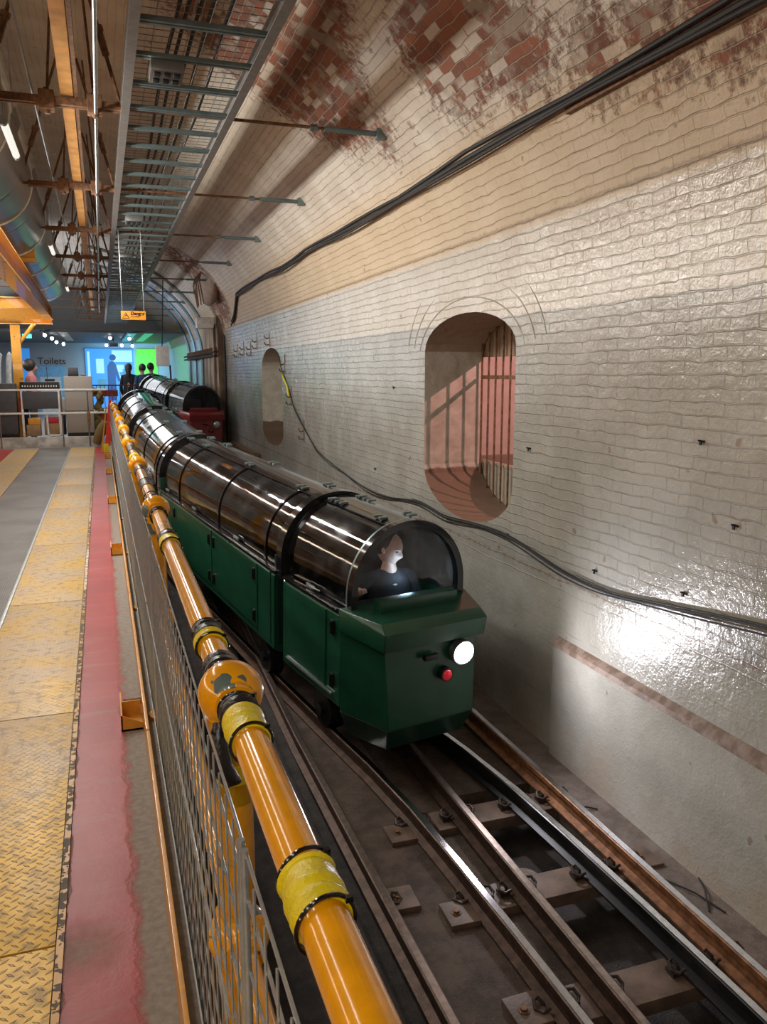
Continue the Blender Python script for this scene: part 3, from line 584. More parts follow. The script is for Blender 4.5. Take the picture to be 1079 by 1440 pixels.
# toe boards and their feet
for i in range(8):
    y0 = pb[i] + (0 if i else -0.5); y1 = pb[i + 1]
    b = B(); b.box((0.095, (y0 + y1) / 2, 0.066), (0.012, y1 - y0 - 0.012, 0.13), bev=0.002)
    tag(b.out('toe_board', M['board_yellow']), ['orange yellow toe board at the bottom edge of the picture', 'yellow toe board below the nearest mesh panel joint', 'toe board next to the largest yellow foot bracket', 'toe board beyond the second foot bracket', 'toe board at mid platform', 'toe board past mid platform', 'second toe board from the barrier', 'toe board nearest the barrier'][i], 'toe board', 'yellow toe boards under the mesh')
for i, (y, lab) in enumerate(((3.42, 'largest yellow foot bracket on the concrete, nearest the camera'), (6.85, 'second yellow foot bracket from the camera'), (9.6, 'third yellow foot bracket from the camera'), (12.5, 'fourth small yellow foot bracket'), (14.8, 'yellow foot bracket next to the red barrier post'))):
    t = thing('foot_bracket', lab, 'bracket', (0.045, y, 0.0), group='yellow foot brackets beside the toe boards')
    b = B(); b.box((0, 0, 0.004), (0.085, 0.26, 0.008)); b.box((-0.04, 0.0, 0.035), (0.006, 0.26, 0.07)); b.hull([(0.042, -0.13, 0), (-0.043, -0.13, 0), (-0.043, -0.13, 0.07), (0.042, -0.13, 0.03), (0.042, -0.124, 0), (-0.043, -0.124, 0), (-0.043, -0.124, 0.07), (0.042, -0.124, 0.03)]); b.box((0, 0.02, 0.035), (0.08, 0.006, 0.07))
    b.out('channel', M['gantry_yellow'], t)
    b = B(); b.cyl((-0.03, 0.07, 0.045), (0.045, 0.07, 0.045), 0.016, seg=12); b.out('bolt', M['rust'], t)

# ------------------------------------------------------------------ train
CA, CB, C0 = 0.37, 0.385, 0.105          # canopy half width, arch height, upright part
def arch(n=24, off=0.0, zlow=0.0):
    p = [(-CA - off, zlow), (-CA - off, C0 * 0.5)]
    p += [(-(CA + off) * cos(a), C0 + (CB + off) * sin(a)) for a in [pi * i / n for i in range(n + 1)]]
    p += [(CA + off, C0 * 0.5), (CA + off, zlow)]
    return p
def arch_shell(b, y0, y1, off, th, mi=0, a0=0.0, a1=1.0, zlow=0.0):
    o = arch(28, off, zlow); i_ = arch(28, off - th, zlow); n = len(o); k0 = int(a0 * (n - 1)); k1 = int(a1 * (n - 1)) + 1
    prof = o[k0:k1] + i_[k0:k1][::-1]; b.strip(prof, [(y0, 0, 0), (y1, 0, 0)], mi=mi, smooth=True)
def wheelset(y, parent, z=-0.745):
    for s in (-1, 1):
        b = B(); b.cyl((s * 0.27, y, z), (s * 0.33, y, z), 0.115, seg=24); b.cyl((s * 0.24, y, z), (s * 0.27, y, z), 0.135, seg=24); b.cyl((s * 0.33, y, z), (s * 0.36, y, z), 0.04, seg=16); b.out('wheel', M['black'], parent)
    b = B(); b.cyl((-0.33, y, z), (0.33, y, z), 0.03, seg=12); b.out('axle', M['black'], parent)
def seat(parent, y):
    b = B(); b.box((0, y, -0.22), (0.56, 0.34, 0.10), bev=0.02); b.box((0, y + 0.16, -0.02), (0.56, 0.07, 0.36), bev=0.02); b.out('seat', M['seat'], parent)
def place(o, xf, yf, xr, yr):
    o.location = (xf, yf, 0.15 + 0.05 * (yf - 4.5)); dx, dy = xr - xf, yr - yf
    o.rotation_euler = (atan(0.05), 0, -atan2(dx, dy)); return math.hypot(dx, dy)
def canopy_bits(t, bands, L, y0=0.0, hinge=True):
    edges = [y0] + bands + [L]
    for a, c in zip(edges, edges[1:]):
        b = B(); arch_shell(b, a + 0.004, c - 0.004, -0.006, 0.006); b.out('canopy_section', M['canopy'], t)
        if hinge and c - a > 0.35:
            b = B()
            b.box((-CA - 0.012, (a + c) / 2 + 0.05, 0.03), (0.012, 0.10, 0.018), bev=0.003); b.out('pull_handle', M['steel'], t)
    for y in bands:
        b = B(); arch_shell(b, y - 0.013, y + 0.013, 0.003, 0.011); b.out('canopy_band', M['blackgloss'], t)
    # the dark roof strip with its hinges
    pr = [(x, z) for x, z in arch(28, 0.007) if abs(x) < 0.14 and z > 0.2]; pi_ = [(x, z - 0.008) for x, z in pr]
    b = B(); b.strip(pr + pi_[::-1], [(y0 + 0.02, 0, 0), (L - 0.02, 0, 0)], smooth=True); b.out('roof_strip', M['blackgloss'], t)
    if hinge:
        for y in bands + [L - 0.12]:
            for dx in (-0.10, 0.10):
                b = B(); b.box((dx, y - 0.05, C0 + CB + 0.004), (0.055, 0.028, 0.014), bev=0.003); b.box((dx, y + 0.04, C0 + CB + 0.004), (0.055, 0.022, 0.014), bev=0.003); b.cyl((dx - 0.03, y, C0 + CB + 0.010), (dx + 0.03, y, C0 + CB + 0.010), 0.007, seg=8); b.out('hinge', M['tray'], t)
def passenger_car(xf, yf, xr, yr, label, paint, dark, bands=None, group=None):
    t = thing('train_carriage', label, 'train car', group=group); L = place(t, xf, yf, xr, yr)
    if bands is None: bands = [0.33, L * 0.43, L * 0.80]
    # floor pan, body sides
    b = B(); b.strip([(-0.42, -0.02), (-0.42, -0.53), (-0.36, -0.56), (0.36, -0.56), (0.42, -0.53), (0.42, -0.02), (0.39, 0.0), (0.385, -0.5), (-0.385, -0.5), (-0.39, 0.0)], [(0.04, 0, 0), (L - 0.04, 0, 0)]); b.out('body', M[paint], t, bevel=0.004)
    for yb in (0.06, L - 0.06): b = B(); b.box((0, yb, -0.20), (0.80, 0.03, 0.62)); b.out('bulkhead', M[dark], t)
    for s in (-1, 1): b = B(); b.box((s * 0.395, L / 2, 0.004), (0.05, L - 0.06, 0.02), bev=0.003); b.out('sill', M['blackgloss'], t)
    for s in (-1, 1):   # doors with hinges
        for a, c in zip(bands, bands[1:]):
            b = B(); b.box((s * 0.423, (a + c) / 2, -0.25), (0.010, c - a - 0.03, 0.46), bev=0.002); d = b.out('door', M[paint], t)
            for yy in (a + 0.06, c - 0.06):
                for zz in (-0.10, -0.40):
                    b = B(); b.box((s * 0.431, yy, zz), (0.012, 0.035, 0.085), bev=0.003); b.cyl((s * 0.438, yy, zz - 0.035), (s * 0.438, yy, zz + 0.035), 0.007, seg=8); b.out('hinge', M['black'], d)
        for y in (0.10, L - 0.16, (bands[0] + bands[1]) / 2 + 0.1):
            b = B(); b.box((s * 0.4215, y, -0.25), (0.006, 0.012, 0.5)); b.out('seam', M[dark], t)
    canopy_bits(t, bands, L, 0.03)
    for y in (0.0, L - 0.0):
        b = B(); arch_shell(b, y - 0.042, y + 0.042, 0.032, 0.055, zlow=-0.03); b.out('end_hoop', M['blackgloss'], t)
    b = B(); b.strip([(x, z) for x, z in arch(24, -0.03)], [(L - 0.05, 0, 0), (L - 0.04, 0, 0)]); b.out('end_screen', M['black'], t)
    for y in (0.55, 1.25, 1.95, 2.65):
        if y < L - 0.3: seat(t, y)
    b = B(); b.box((0, L / 2, -0.61), (0.5, L - 0.3, 0.10)); b.out('underframe', M['black'], t)
    wheelset(0.45, t); wheelset(L - 0.45, t)
    return t
def cab_nose(t, paint, dark, lit):
    # bonnet, cowl, face plate, skirt ; local y negative is forward
    b = B(); b.hull([(-0.42, 0.02, -0.02), (0.42, 0.02, -0.02), (-0.42, 0.02, -0.58), (0.42, 0.02, -0.58), (-0.31, -0.265, -0.13), (0.31, -0.265, -0.13), (-0.29, -0.30, -0.60), (0.29, -0.30, -0.60)]); b.out('nose', M[paint], t, bevel=0.006)
    b = B(); b.hull([(-0.29, -0.30, -0.60), (0.29, -0.30, -0.60), (0.42, 0.02, -0.58), (-0.42, 0.02, -0.58), (-0.26, -0.24, -0.74), (0.26, -0.24, -0.74), (-0.36, 0.02, -0.74), (0.36, 0.02, -0.74)]); b.out('skirt', M[dark], t, bevel=0.005)
    b = B(); b.hull([(-0.43, 0.03, 0.03), (0.43, 0.03, 0.03), (-0.33, -0.27, 0.015), (0.33, -0.27, 0.015), (-0.34, -0.325, -0.03), (0.34, -0.325, -0.03), (-0.335, -0.31, -0.135), (0.335, -0.31, -0.135), (-0.43, 0.03, -0.10), (0.43, 0.03, -0.10)]); b.out('bonnet', M[paint], t, bevel=0.006)
    b = B(); b.box((0, -0.10, 0.055), (0.52, 0.08, 0.07), bev=0.012); b.out('cowl', M[paint], t)
    b = B(); b.box((-0.03, -0.305, -0.21), (0.09, 0.03, 0.03), bev=0.004); b.out('coupling_slot', M['black'], t)
    hl = (0.180, -0.295, -0.215)
    b = B(); b.cyl((hl[0], -0.28, hl[2]), (hl[0], -0.330, hl[2] - 0.003), 0.070, seg=32); hh = b.out('headlight', M['grey_metal'], t)
    b = B(); b.sph((hl[0], -0.330, hl[2]), 0.065, (1, 0.35, 1), 24); b.out('headlight_lens', M['headlamp'] if lit else M['steel'], hh)
    b = B(); b.cyl((0.075, -0.28, -0.33), (0.075, -0.325, -0.33), 0.040, seg=28); rr = b.out('tail_lamp', M['black'], t)
    b = B(); b.sph((0.075, -0.325, -0.33), 0.031, (1, 0.5, 1), 20); b.out('red_lens', M['redlens'] if lit else M['red_dark'], rr)
def windscreen(t, y, fr=0.040):
    b = B(); arch_shell(b, y - 0.03, y + 0.02, 0.012, fr, zlow=-0.01); b.out('windscreen_frame', M['blackgloss'], t)
    b = B(); b.strip([(x, z) for x, z in arch(28, -fr + 0.01, 0.0)], [(y - 0.006, 0, 0), (y - 0.001, 0, 0)]); b.out('windscreen', M['windscreen'], t)
    b = B(); arch_shell(b, y + 0.02, y + 0.035, 0.012, 0.014, zlow=-0.02); b.out('trim_hoop', M['tray'], t)
# cab car
def cab_car(xf, yf, xr, yr, label, paint, dark, lit, group=None):
    t = thing('train_cab', label, 'train car', group=group); L = place(t, xf, yf, xr, yr)
    cab_nose(t, paint, dark, lit)
    b = B(); b.strip([(-0.42, -0.02), (-0.42, -0.56), (-0.385, -0.56), (-0.385, -0.5), (0.385, -0.5), (0.385, -0.56), (0.42, -0.56), (0.42, -0.02), (0.39, 0.0), (0.38, -0.45), (-0.38, -0.45), (-0.39, 0.0)], [(0.02, 0, 0), (L - 0.03, 0, 0)]); b.out('body', M[paint], t, bevel=0.004)
    for s in (-1, 1):
        b = B(); b.box((s * 0.423, L / 2 + 0.05, -0.26), (0.010, L - 0.28, 0.47), bev=0.002); d = b.out('door', M[paint], t)
        for zz in (-0.10, -0.42): b = B(); b.box((s * 0.431, 0.10, zz), (0.012, 0.035, 0.085), bev=0.003); b.cyl((s * 0.438, 0.10, zz - 0.035), (s * 0.438, 0.10, zz + 0.035), 0.007, seg=8); b.out('hinge', M['black'], d)
        b = B(); b.box((s * 0.430, L / 2, -0.505), (0.012, L - 0.2, 0.012)); b.out('rain_strip', M['steel'], d)
    for s in (-1, 1): b = B(); b.box((s * 0.40, L / 2 + 0.02, 0.003), (0.05, L - 0.1, 0.018), bev=0.003); b.out('sill', M['blackgloss'], t)
    canopy_bits(t, [], L, 0.03)
    for yy in (0.15, 0.62):
        for dx in (-0.10, 0.10):
            b = B(); b.box((dx, yy - 0.03, C0 + CB + 0.004), (0.055, 0.026, 0.014), bev=0.003); b.box((dx, yy + 0.03, C0 + CB + 0.004), (0.055, 0.022, 0.014), bev=0.003); b.out('hinge', M['tray'], t)
    b = B(); b.tube([(-CA - 0.008, 0.36, 0.03), (-CA - 0.02, 0.37, 0.035), (-CA - 0.02, 0.46, 0.035), (-CA - 0.008, 0.47, 0.03)], 0.005, 8); b.out('pull_handle', M['steel'], t)
    windscreen(t, 0.0)
    b = B(); b.strip([(x, z) for x, z in arch(24, -0.03)], [(L - 0.03, 0, 0), (L - 0.02, 0, 0)]); b.out('end_screen', M['windscreen'], t)
    b = B(); b.box((0, 0.10, -0.05), (0.62, 0.12, 0.12), bev=0.02); b.out('dashboard', M['black'], t)
    seat(t, L - 0.32)
    b = B(); b.box((0, L / 2, -0.61), (0.5, L - 0.2, 0.10)); b.out('underframe', M['black'], t)
    wheelset(0.40, t)
    return t
cab = cab_car(1.60, 4.22, 1.425, 5.02, 'dark green train cab at the front with its round headlight on', 'green', 'green_dark', True, 'cars of the green train')
passenger_car(1.41, 5.06, 0.875, 8.22, 'green carriage with long clear canopy directly behind the driving cab', 'green', 'green_dark', group='cars of the green train')
passenger_car(0.86, 8.32, 0.69, 11.5, 'second green carriage behind the cab, next to the red train front', 'green', 'green_dark', group='cars of the green train')
passenger_car(0.685, 11.6, 0.62, 14.6, 'rearmost green carriage at the far end of the train', 'green', 'green_dark', group='cars of the green train')
cab_car(1.81, 15.9, 1.60, 17.0, 'dark red parked train cab in front of the brown brick pier', 'red', 'red_dark', False, 'cars of the red train')
passenger_car(1.59, 17.05, 1.20, 19.6, 'red carriage with clear canopy behind the red cab, lit blue by the screen', 'red', 'red_dark', group='cars of the red train')

# ------------------------------------------------------------------ people
def head_mesh(b, c, r, fwd, mi=0):
    f = Vector(fwd).normalized(); rt = f.cross(Vector((0, 0, 1))).normalized(); up = rt.cross(f)
    res = bmesh.ops.create_uvsphere(b.bm, u_segments=32, v_segments=24, radius=1.0); c = Vector(c)
    for v in res['verts']:
        x, y, z = v.co; # x right, y forward, z up
        w = 0.74 * (1 - 0.25 * max(0, -z)); d = 0.92
        p = Vector((x * w, y * d, z * 1.08))
        if y > 0:
            nose = math.exp(-((x / 0.14) ** 2 + ((z + 0.10) / 0.20) ** 2)); p.y += 0.24 * nose
            for sx in (-0.30, 0.30): p.y -= 0.12 * math.exp(-(((x - sx) / 0.16) ** 2 + ((z - 0.10) / 0.12) ** 2))
            p.y += 0.06 * math.exp(-((x / 0.28) ** 2 + ((z + 0.45) / 0.07) ** 2)); p.y -= 0.05 * math.exp(-((x / 0.25) ** 2 + ((z + 0.52) / 0.03) ** 2))
            p.y += 0.12 * math.exp(-((x / 0.3) ** 2 + ((z + 0.85) / 0.18) ** 2))
            p.y += 0.05 * math.exp(-((x / 0.6) ** 2 + ((z - 0.28) / 0.09) ** 2))
        v.co = c + (rt * p.x + f * p.y + up * p.z) * r
    for fc in {q for v in res['verts'] for q in v.link_faces}: fc.smooth = True; fc.material_index = mi
    for s in (-1, 1):
        b.sph(c + (rt * s * 0.74 + up * 0.0) * r, r * 0.2, (0.5, 0.9, 1.2), 10, mi)
        b.sph(c + (rt * s * 0.29 + up * 0.11 + f * 0.74) * r, r * 0.10, (1.3, 1.0, 0.7), 10, 1)
        b.tube([c + (rt * s * 0.14 + up * 0.30 + f * 0.86) * r, c + (rt * s * 0.30 + up * 0.35 + f * 0.80) * r, c + (rt * s * 0.45 + up * 0.30 + f * 0.68) * r], r * 0.035, 6, 1)
def hand(b, w, d, up, s, mi=0):
    # palm and five curled fingers; w wrist, d direction, up palm normal
    d = Vector(d).normalized(); up = Vector(up).normalized(); sd = d.cross(up).normalized(); w = Vector(w)
    b.tube([w, w + d * 0.03 * s, w + d * 0.075 * s], [0.020 * s, 0.030 * s, 0.032 * s], 10, mi)
    for k, (o, L) in enumerate(((-0.027, 0.058), (-0.010, 0.070), (0.009, 0.066), (0.026, 0.050))):
        p = w + d * 0.075 * s + sd * o * s
        b.tube([p - d * 0.01 * s, p + d * L * 0.4 * s - up * 0.004 * s, p + d * L * 0.7 * s - up * 0.020 * s, p + d * L * 0.75 * s - up * 0.042 * s], [0.0095 * s, 0.0095 * s, 0.008 * s, 0.006 * s], 8, mi)
    p = w + d * 0.02 * s - sd * 0.025 * s
    b.tube([p, p + (d * 0.02 - sd * 0.025) * s, p + (d * 0.045 - sd * 0.03 - up * 0.015) * s], [0.012 * s, 0.011 * s, 0.008 * s], 8, mi)
def person(label, loc, facing, s=1.0, pose='stand', top='navy', legs='greycloth', hair='dark_hair', arms=None, look=None, afro=False, long_hair=False, bald=False, group=None):
    t = thing('person', label, 'person', loc, facing, group); f = (0, -1, 0)      # local: faces -y
    look = look or (0, -1, -0.15)
    hipz, = (0.92 * s,) if pose == 'stand' else (0.12 * s,)
    if pose == 'stand': feet = [((sx * 0.09 * s, 0, hipz), (sx * 0.10 * s, -0.01, 0.50 * s), (sx * 0.10 * s, 0.02, 0.09 * s), (sx * 0.11 * s, -0.10 * s, 0.035 * s)) for sx in (-1, 1)]
    else: feet = [((sx * 0.09 * s, 0, hipz), (sx * 0.11 * s, -0.42 * s, 0.14 * s), (sx * 0.11 * s, -0.46 * s, -0.26 * s), (sx * 0.11 * s, -0.58 * s, -0.30 * s)) for sx in (-1, 1)]
    shz = hipz + 0.50 * s; arms = arms or [((-0.24 * s, 0.0, shz - 0.30 * s), (-0.24 * s, -0.10 * s, shz - 0.53 * s)), ((0.24 * s, 0.0, shz - 0.30 * s), (0.24 * s, -0.10 * s, shz - 0.53 * s))]
    hc = Vector((0, -0.02 * s, shz + 0.175 * s))
    def skinned(name, chains, mat, parent):
        me = bpy.data.meshes.new(name); vs, es, rs = [], [], []; idx = {}
        for ch in chains:
            pr = None
            for p, r in ch:
                key = tuple(round(q, 4) for q in p)
                if key not in idx: idx[key] = len(vs); vs.append(p); rs.append(r)
                if pr is not None and pr != idx[key]: es.append((pr, idx[key]))
                pr = idx[key]
        me.from_pydata(vs, es, []); o = bpy.data.objects.new(name, me); COL.objects.link(o); o.parent = parent
        m = o.modifiers.new('skin', 'SKIN'); 
        if not me.skin_vertices: me.skin_vertices_add() if hasattr(me, 'skin_vertices_add') else None
        return o, rs
    # torso, arms and legs as one swept body; clothing surfaces a little wider
    b = B()
    b.tube([(0, 0, hipz), (0, 0, hipz + 0.25 * s), (0, 0, shz - 0.04 * s), (0, -0.005, shz + 0.03 * s), hc - Vector((0, -0.01, 0.08 * s)), hc], [0.11 * s, 0.12 * s, 0.12 * s, 0.07 * s, 0.052 * s, 0.05 * s], 14)
    for i, sx in enumerate((-1, 1)):
        e, w = Vector(arms[i][0]), Vector(arms[i][1]); sh = Vector((sx * 0.18 * s, 0, shz - 0.01 * s))
        b.tube([(sx * 0.06 * s, 0, shz - 0.02 * s), sh, sh.lerp(e, 0.5), e, e.lerp(w, 0.4), w], [0.05 * s, 0.05 * s, 0.045 * s, 0.037 * s, 0.036 * s, 0.024 * s], 12)
        hand(b, w, (w - e), Vector((0, 0, 1)) if abs((w - e).normalized().z) < 0.8 else Vector((0, 1, 0)), s)
        h, kn, an, to = [Vector(q) for q in feet[i]]
        b.tube([(sx * 0.05 * s, 0, hipz), h, kn, kn.lerp(an, 0.35), an], [0.08 * s, 0.085 * s, 0.058 * s, 0.055 * s, 0.035 * s], 12)
    head_mesh(b, hc + Vector((0, 0, 0.04 * s)), 0.115 * s, look)
    b.out('body', [M['skin'], M['black']], t)
    b = B(); b.tube([(0, 0, hipz - 0.04 * s), (0, 0, hipz + 0.02), (0, 0, hipz + 0.25 * s), (0, 0, shz - 0.08 * s), (0, 0, shz), (0, 0, shz + 0.055 * s)], [0.135 * s, 0.15 * s, 0.14 * s, 0.155 * s, 0.13 * s, 0.065 * s], 18)
    for v in b.bm.verts: v.co.x *= 1.25; v.co.y *= 0.82
    for i, sx in enumerate((-1, 1)):
        e, w = Vector(arms[i][0]), Vector(arms[i][1]); sh = Vector((sx * 0.175 * s, 0, shz - 0.015 * s))
        b.tube([(sx * 0.08 * s, 0, shz), sh, sh.lerp(e, 0.5), e, e.lerp(w, 0.5), e.lerp(w, 0.93)], [0.055 * s, 0.062 * s, 0.056 * s, 0.048 * s, 0.044 * s, 0.034 * s], 12)
    b.out('jacket', M[top], t)
    b = B()
    for i, sx in enumerate((-1, 1)):
        h, kn, an, to = [Vector(q) for q in feet[i]]
        b.tube([(sx * 0.05 * s, 0, hipz + 0.05 * s), h, kn, kn.lerp(an, 0.4), an], [0.10 * s, 0.10 * s, 0.070 * s, 0.066 * s, 0.055 * s], 14)
    b.out('trousers', M[legs], t)
    b = B()
    for i in (0, 1): to = Vector(feet[i][3]); an = Vector(feet[i][2]); b.sph(((an + to) / 2) + Vector((0, 0, -0.015 * s)), 0.07 * s, (0.65, 1.7, 0.55), 12)
    b.out('shoes', M['blackcloth'], t)
    if not bald:
        b = B(); lk = Vector(look).normalized(); c = hc + Vector((0, 0, 0.075 * s)) - lk * 0.036 * s
        b.sph(c, (0.135 if afro else 0.108) * s, (0.92, 1.0, 1.05), 20)
        if long_hair: b.tube([c - lk * 0.03 * s, c - lk * 0.09 * s - Vector((0, 0, 0.10 * s)), c - lk * 0.08 * s - Vector((0, 0, 0.3 * s))], [0.09 * s, 0.08 * s, 0.05 * s], 12)
        b.out('hair', M[hair], t)
    return t
ang = -atan2(1.425 - 1.60, 0.80)
person('driver in dark clothing looking down behind the curved windscreen', (1.60, 4.53, -0.265), ang - 0.1, 0.80, 'sit', 'blackcloth', 'blackcloth', bald=False, long_hair=False, look=(0.55, -1, -0.35),
       arms=[((-0.28, 0.05, 0.30), (-0.245, -0.055, 0.405)), ((0.22, -0.05, 0.25), (0.15, -0.25, 0.22))])
def pas(n, f): return
person('passenger in beige with a raised hand behind the driver', (1.40, 5.42, -0.24), 0.25, 0.80, 'sit', 'beigecloth', 'greycloth', hair='grey_hair', look=(-0.2, -1, 0.0), arms=[((-0.23, -0.15, 0.28), (-0.18, -0.20, 0.50)), ((0.22, -0.05, 0.25), (0.12, -0.25, 0.22))], group='passengers under the canopies')
person('passenger in dark blue under the front carriage canopy, second seat', (1.28, 6.25, -0.20), 0.2, 0.80, 'sit', 'bluecloth', 'greycloth', group='passengers under the canopies')
person('passenger in pink seated mid front carriage', (1.14, 7.0, -0.16), 0.2, 0.80, 'sit', 'pink', 'greycloth', group='passengers under the canopies')
person('passenger in yellowish coat in the second carriage', (0.80, 9.0, -0.08), 0.1, 0.80, 'sit', 'beigecloth', 'greycloth', group='passengers under the canopies')
person('passenger in black in the second carriage, rear seat', (0.75, 10.3, 0.0), 0.1, 0.80, 'sit', 'blackcloth', 'greycloth', group='passengers under the canopies')
person('staff member with curly dark hair and pink top behind the counters', (-1.40, 18.9, 0.0), 1.7, 0.97, 'stand', 'pink', 'greycloth', afro=True)
person('slim long-haired visitor in black standing before the blue screen', (0.76, 24.0, 0.0), 2.9, 0.97, 'stand', 'blackcloth', 'blackcloth', long_hair=True)
person('visitor in blue jacket holding a tote bag before the green screen', (1.10, 23.6, 0.0), 3.6, 0.96, 'stand', 'bluecloth', 'greycloth')
person('visitor in dark jacket and grey trousers at the right of the group', (1.36, 24.1, 0.0), 2.7, 0.98, 'stand', 'blackcloth', 'greycloth')
b = B(); b.box((0, 0, -0.16), (0.34, 0.06, 0.30), bev=0.02); b.tube([(-0.1, 0, 0), (-0.07, 0, 0.2), (0.07, 0, 0.2), (0.1, 0, 0)], 0.01, 6); o = b.out('tote_bag', M['beigecloth']); o.location = (0.93, 23.35, 0.98); tag(o, 'pale tote bag held by the visitor in blue', 'bag')

# ------------------------------------------------------------------ overhead: rods, hangers, tray, beam, conduits
RZ3 = 3.11; rod_y = [3.33, 5.73, 8.14, 10.5, 12.9, 15.3, 17.7, 20.1, 22.5, 24.9, 27.3]
nth = ['first (nearest the camera)', 'second', 'third', 'fourth', 'fifth', 'sixth', 'seventh', 'eighth', 'ninth', 'tenth', 'eleventh']
for i, y in enumerate(rod_y):
    t = thing('tie_rod', 'rusty iron tie rod across the vault, %s' % nth[i], 'tie rod', (0, y, RZ3), group='tie rods across the vault')
    b = B(); b.cyl((-3.55, 0, 0), (1.97, 0, 0), 0.011, seg=10); b.out('rod', M['rust'], t)
    b = B(); b.cyl((1.55, 0, 0), (1.95, 0, 0), 0.019, seg=8); b.box((1.96, 0, 0), (0.07, 0.06, 0.07), bev=0.006); b.cyl((1.45, 0, 0), (1.50, 0, 0), 0.022, seg=8); b.out('anchor', M['tray'], t)
    b = B(); b.box((-0.12, -0.02, 0.0), (0.78, 0.03, 0.045), bev=0.004); b.box((-0.12, 0.03, 0.0), (0.78, 0.03, 0.045), bev=0.004); b.out('channel', M['rust'], t)
    for hx in (-0.22, 0.06):
        b = B(); b.box((hx, 0, 0), (0.09, 0.10, 0.11), bev=0.008); b.cyl((hx - 0.06, 0, 0), (hx + 0.06, 0, 0), 0.028, seg=8); b.cyl((hx, 0, -0.075), (hx, 0, 0.075), 0.018, seg=8); b.out('clamp', M['rust'], t)
    for j, (x0, x1) in enumerate(((0.22, -0.05), (-0.58, -0.2), (-0.22, -0.12), (0.06, 0.0))):
        zt = EZ + EB * sqrt(1 - ((x1 - ECX) / EA) ** 2) - RZ3
        b = B(); b.cyl((x0, 0, 0), (x1, 0, zt), 0.008 if j > 1 else 0.012, seg=8)
        if j < 2:
            p = Vector((x0, 0, 0)).lerp(Vector((x1, 0, zt)), 0.28); q = Vector((x0, 0, 0)).lerp(Vector((x1, 0, zt)), 0.42); b.cyl(p, q, 0.022, seg=8); b.cyl(p.lerp(q, 0.9), p.lerp(q, 1.1), 0.03, seg=8)
        b.out('hanger', M['rust'], t)
# ochre beam
b = B(); b.box((-0.10, 10.2, 3.19), (0.075, 27.5, 0.09), bev=0.004); tag(b.out('ceiling_beam', M['ochre']), 'long ochre timber beam running under the crown of the vault', 'beam')
b = B(); b.box((-0.045, 10.2, 3.19), (0.02, 27.5, 0.11)); tag(b.out('beam_channel', M['rust']), 'dark steel channel along the side of the ochre beam', 'channel')
b = B(); b.cyl((0.065, -3, 3.06), (0.065, 23.5, 3.06), 0.012, seg=10); tag(b.out('conduit', M['steel']), 'thin bright conduit pipe just right of the ochre beam', 'pipe')
b = B(); b.cyl((-0.30, -3, 3.16), (-0.30, 23.5, 3.16), 0.008, seg=8); tag(b.out('conduit', M['steel']), 'thin grey wire line left of the ochre beam', 'pipe')
# cable ladder tray
t = thing('cable_tray', 'green-grey cable ladder tray with wire basket hung from the vault', 'cable tray', (0, 0, 3.08))
for x, nm in ((0.235, 'side_rail'), (0.87, 'side_rail')):
    b = B(); b.box((x, 12.8, 0.0), (0.012, 31.6, 0.075)); b.box((x, 12.8, -0.035), (0.05, 31.6, 0.008)); b.box((x, 12.8, 0.035), (0.05, 31.6, 0.008)); b.out(nm, M['tray_rail'], t)
for k in range(70):
    y = -2.4 + 0.44 * k; b = B(); b.box((0.55, y - 0.018, -0.02), (0.62, 0.020, 0.014)); b.box((0.55, y + 0.018, -0.02), (0.62, 0.020, 0.014)); b.box((0.55, y, -0.010), (0.62, 0.05, 0.008)); b.out('rung', M['tray'], t)
b = B()
for k in range(8): b.cyl((0.26 + k * 0.085, -2.8, 0.05), (0.26 + k * 0.085, 28.4, 0.05), 0.0022, seg=5)
for k in range(386): y = -2.8 + 0.081 * k; b.cyl((0.24, y, 0.055), (0.86, y, 0.055), 0.0020, seg=5)
b.out('basket_mesh', M['tray_wire'], t)
for i, (y, lab) in enumerate(((4.75, 'grey six-gang socket box on the cable tray nearest the camera'), (9.2, 'second socket box along the cable tray'), (12.0, 'third socket box far along the cable tray'))):
    t = thing('socket_box', lab, 'socket box', (0.42, y, 3.03), group='socket boxes on the cable tray')
    b = B(); b.box((0, 0, 0), (0.17, 0.22, 0.06), bev=0.006); b.out('housing', M['grey_metal'], t)
    for a in range(3):
        for c in range(2): b = B(); b.box((-0.05 + 0.05 * a, -0.05 + 0.10 * c, -0.032), (0.034, 0.06, 0.01), bev=0.003); b.out('socket', M['black'], t)
for i, y in enumerate((6.9, 7.0)):
    pass
b = B()
for (x, dz) in ((0.45, 0.02), (0.5, 0.025), (0.56, 0.02), (0.62, 0.03), (0.7, 0.022)):
    b.tube([(x + 0.015 * sin(k * 1.3 + x * 9), -2.8 + k * 0.8, 3.08 + 0.075 + dz) for k in range(31)], 0.010, 6)
tag(b.out('cable_bundle', M['cable']), 'bundle of dark cables lying in the overhead tray', 'cables')
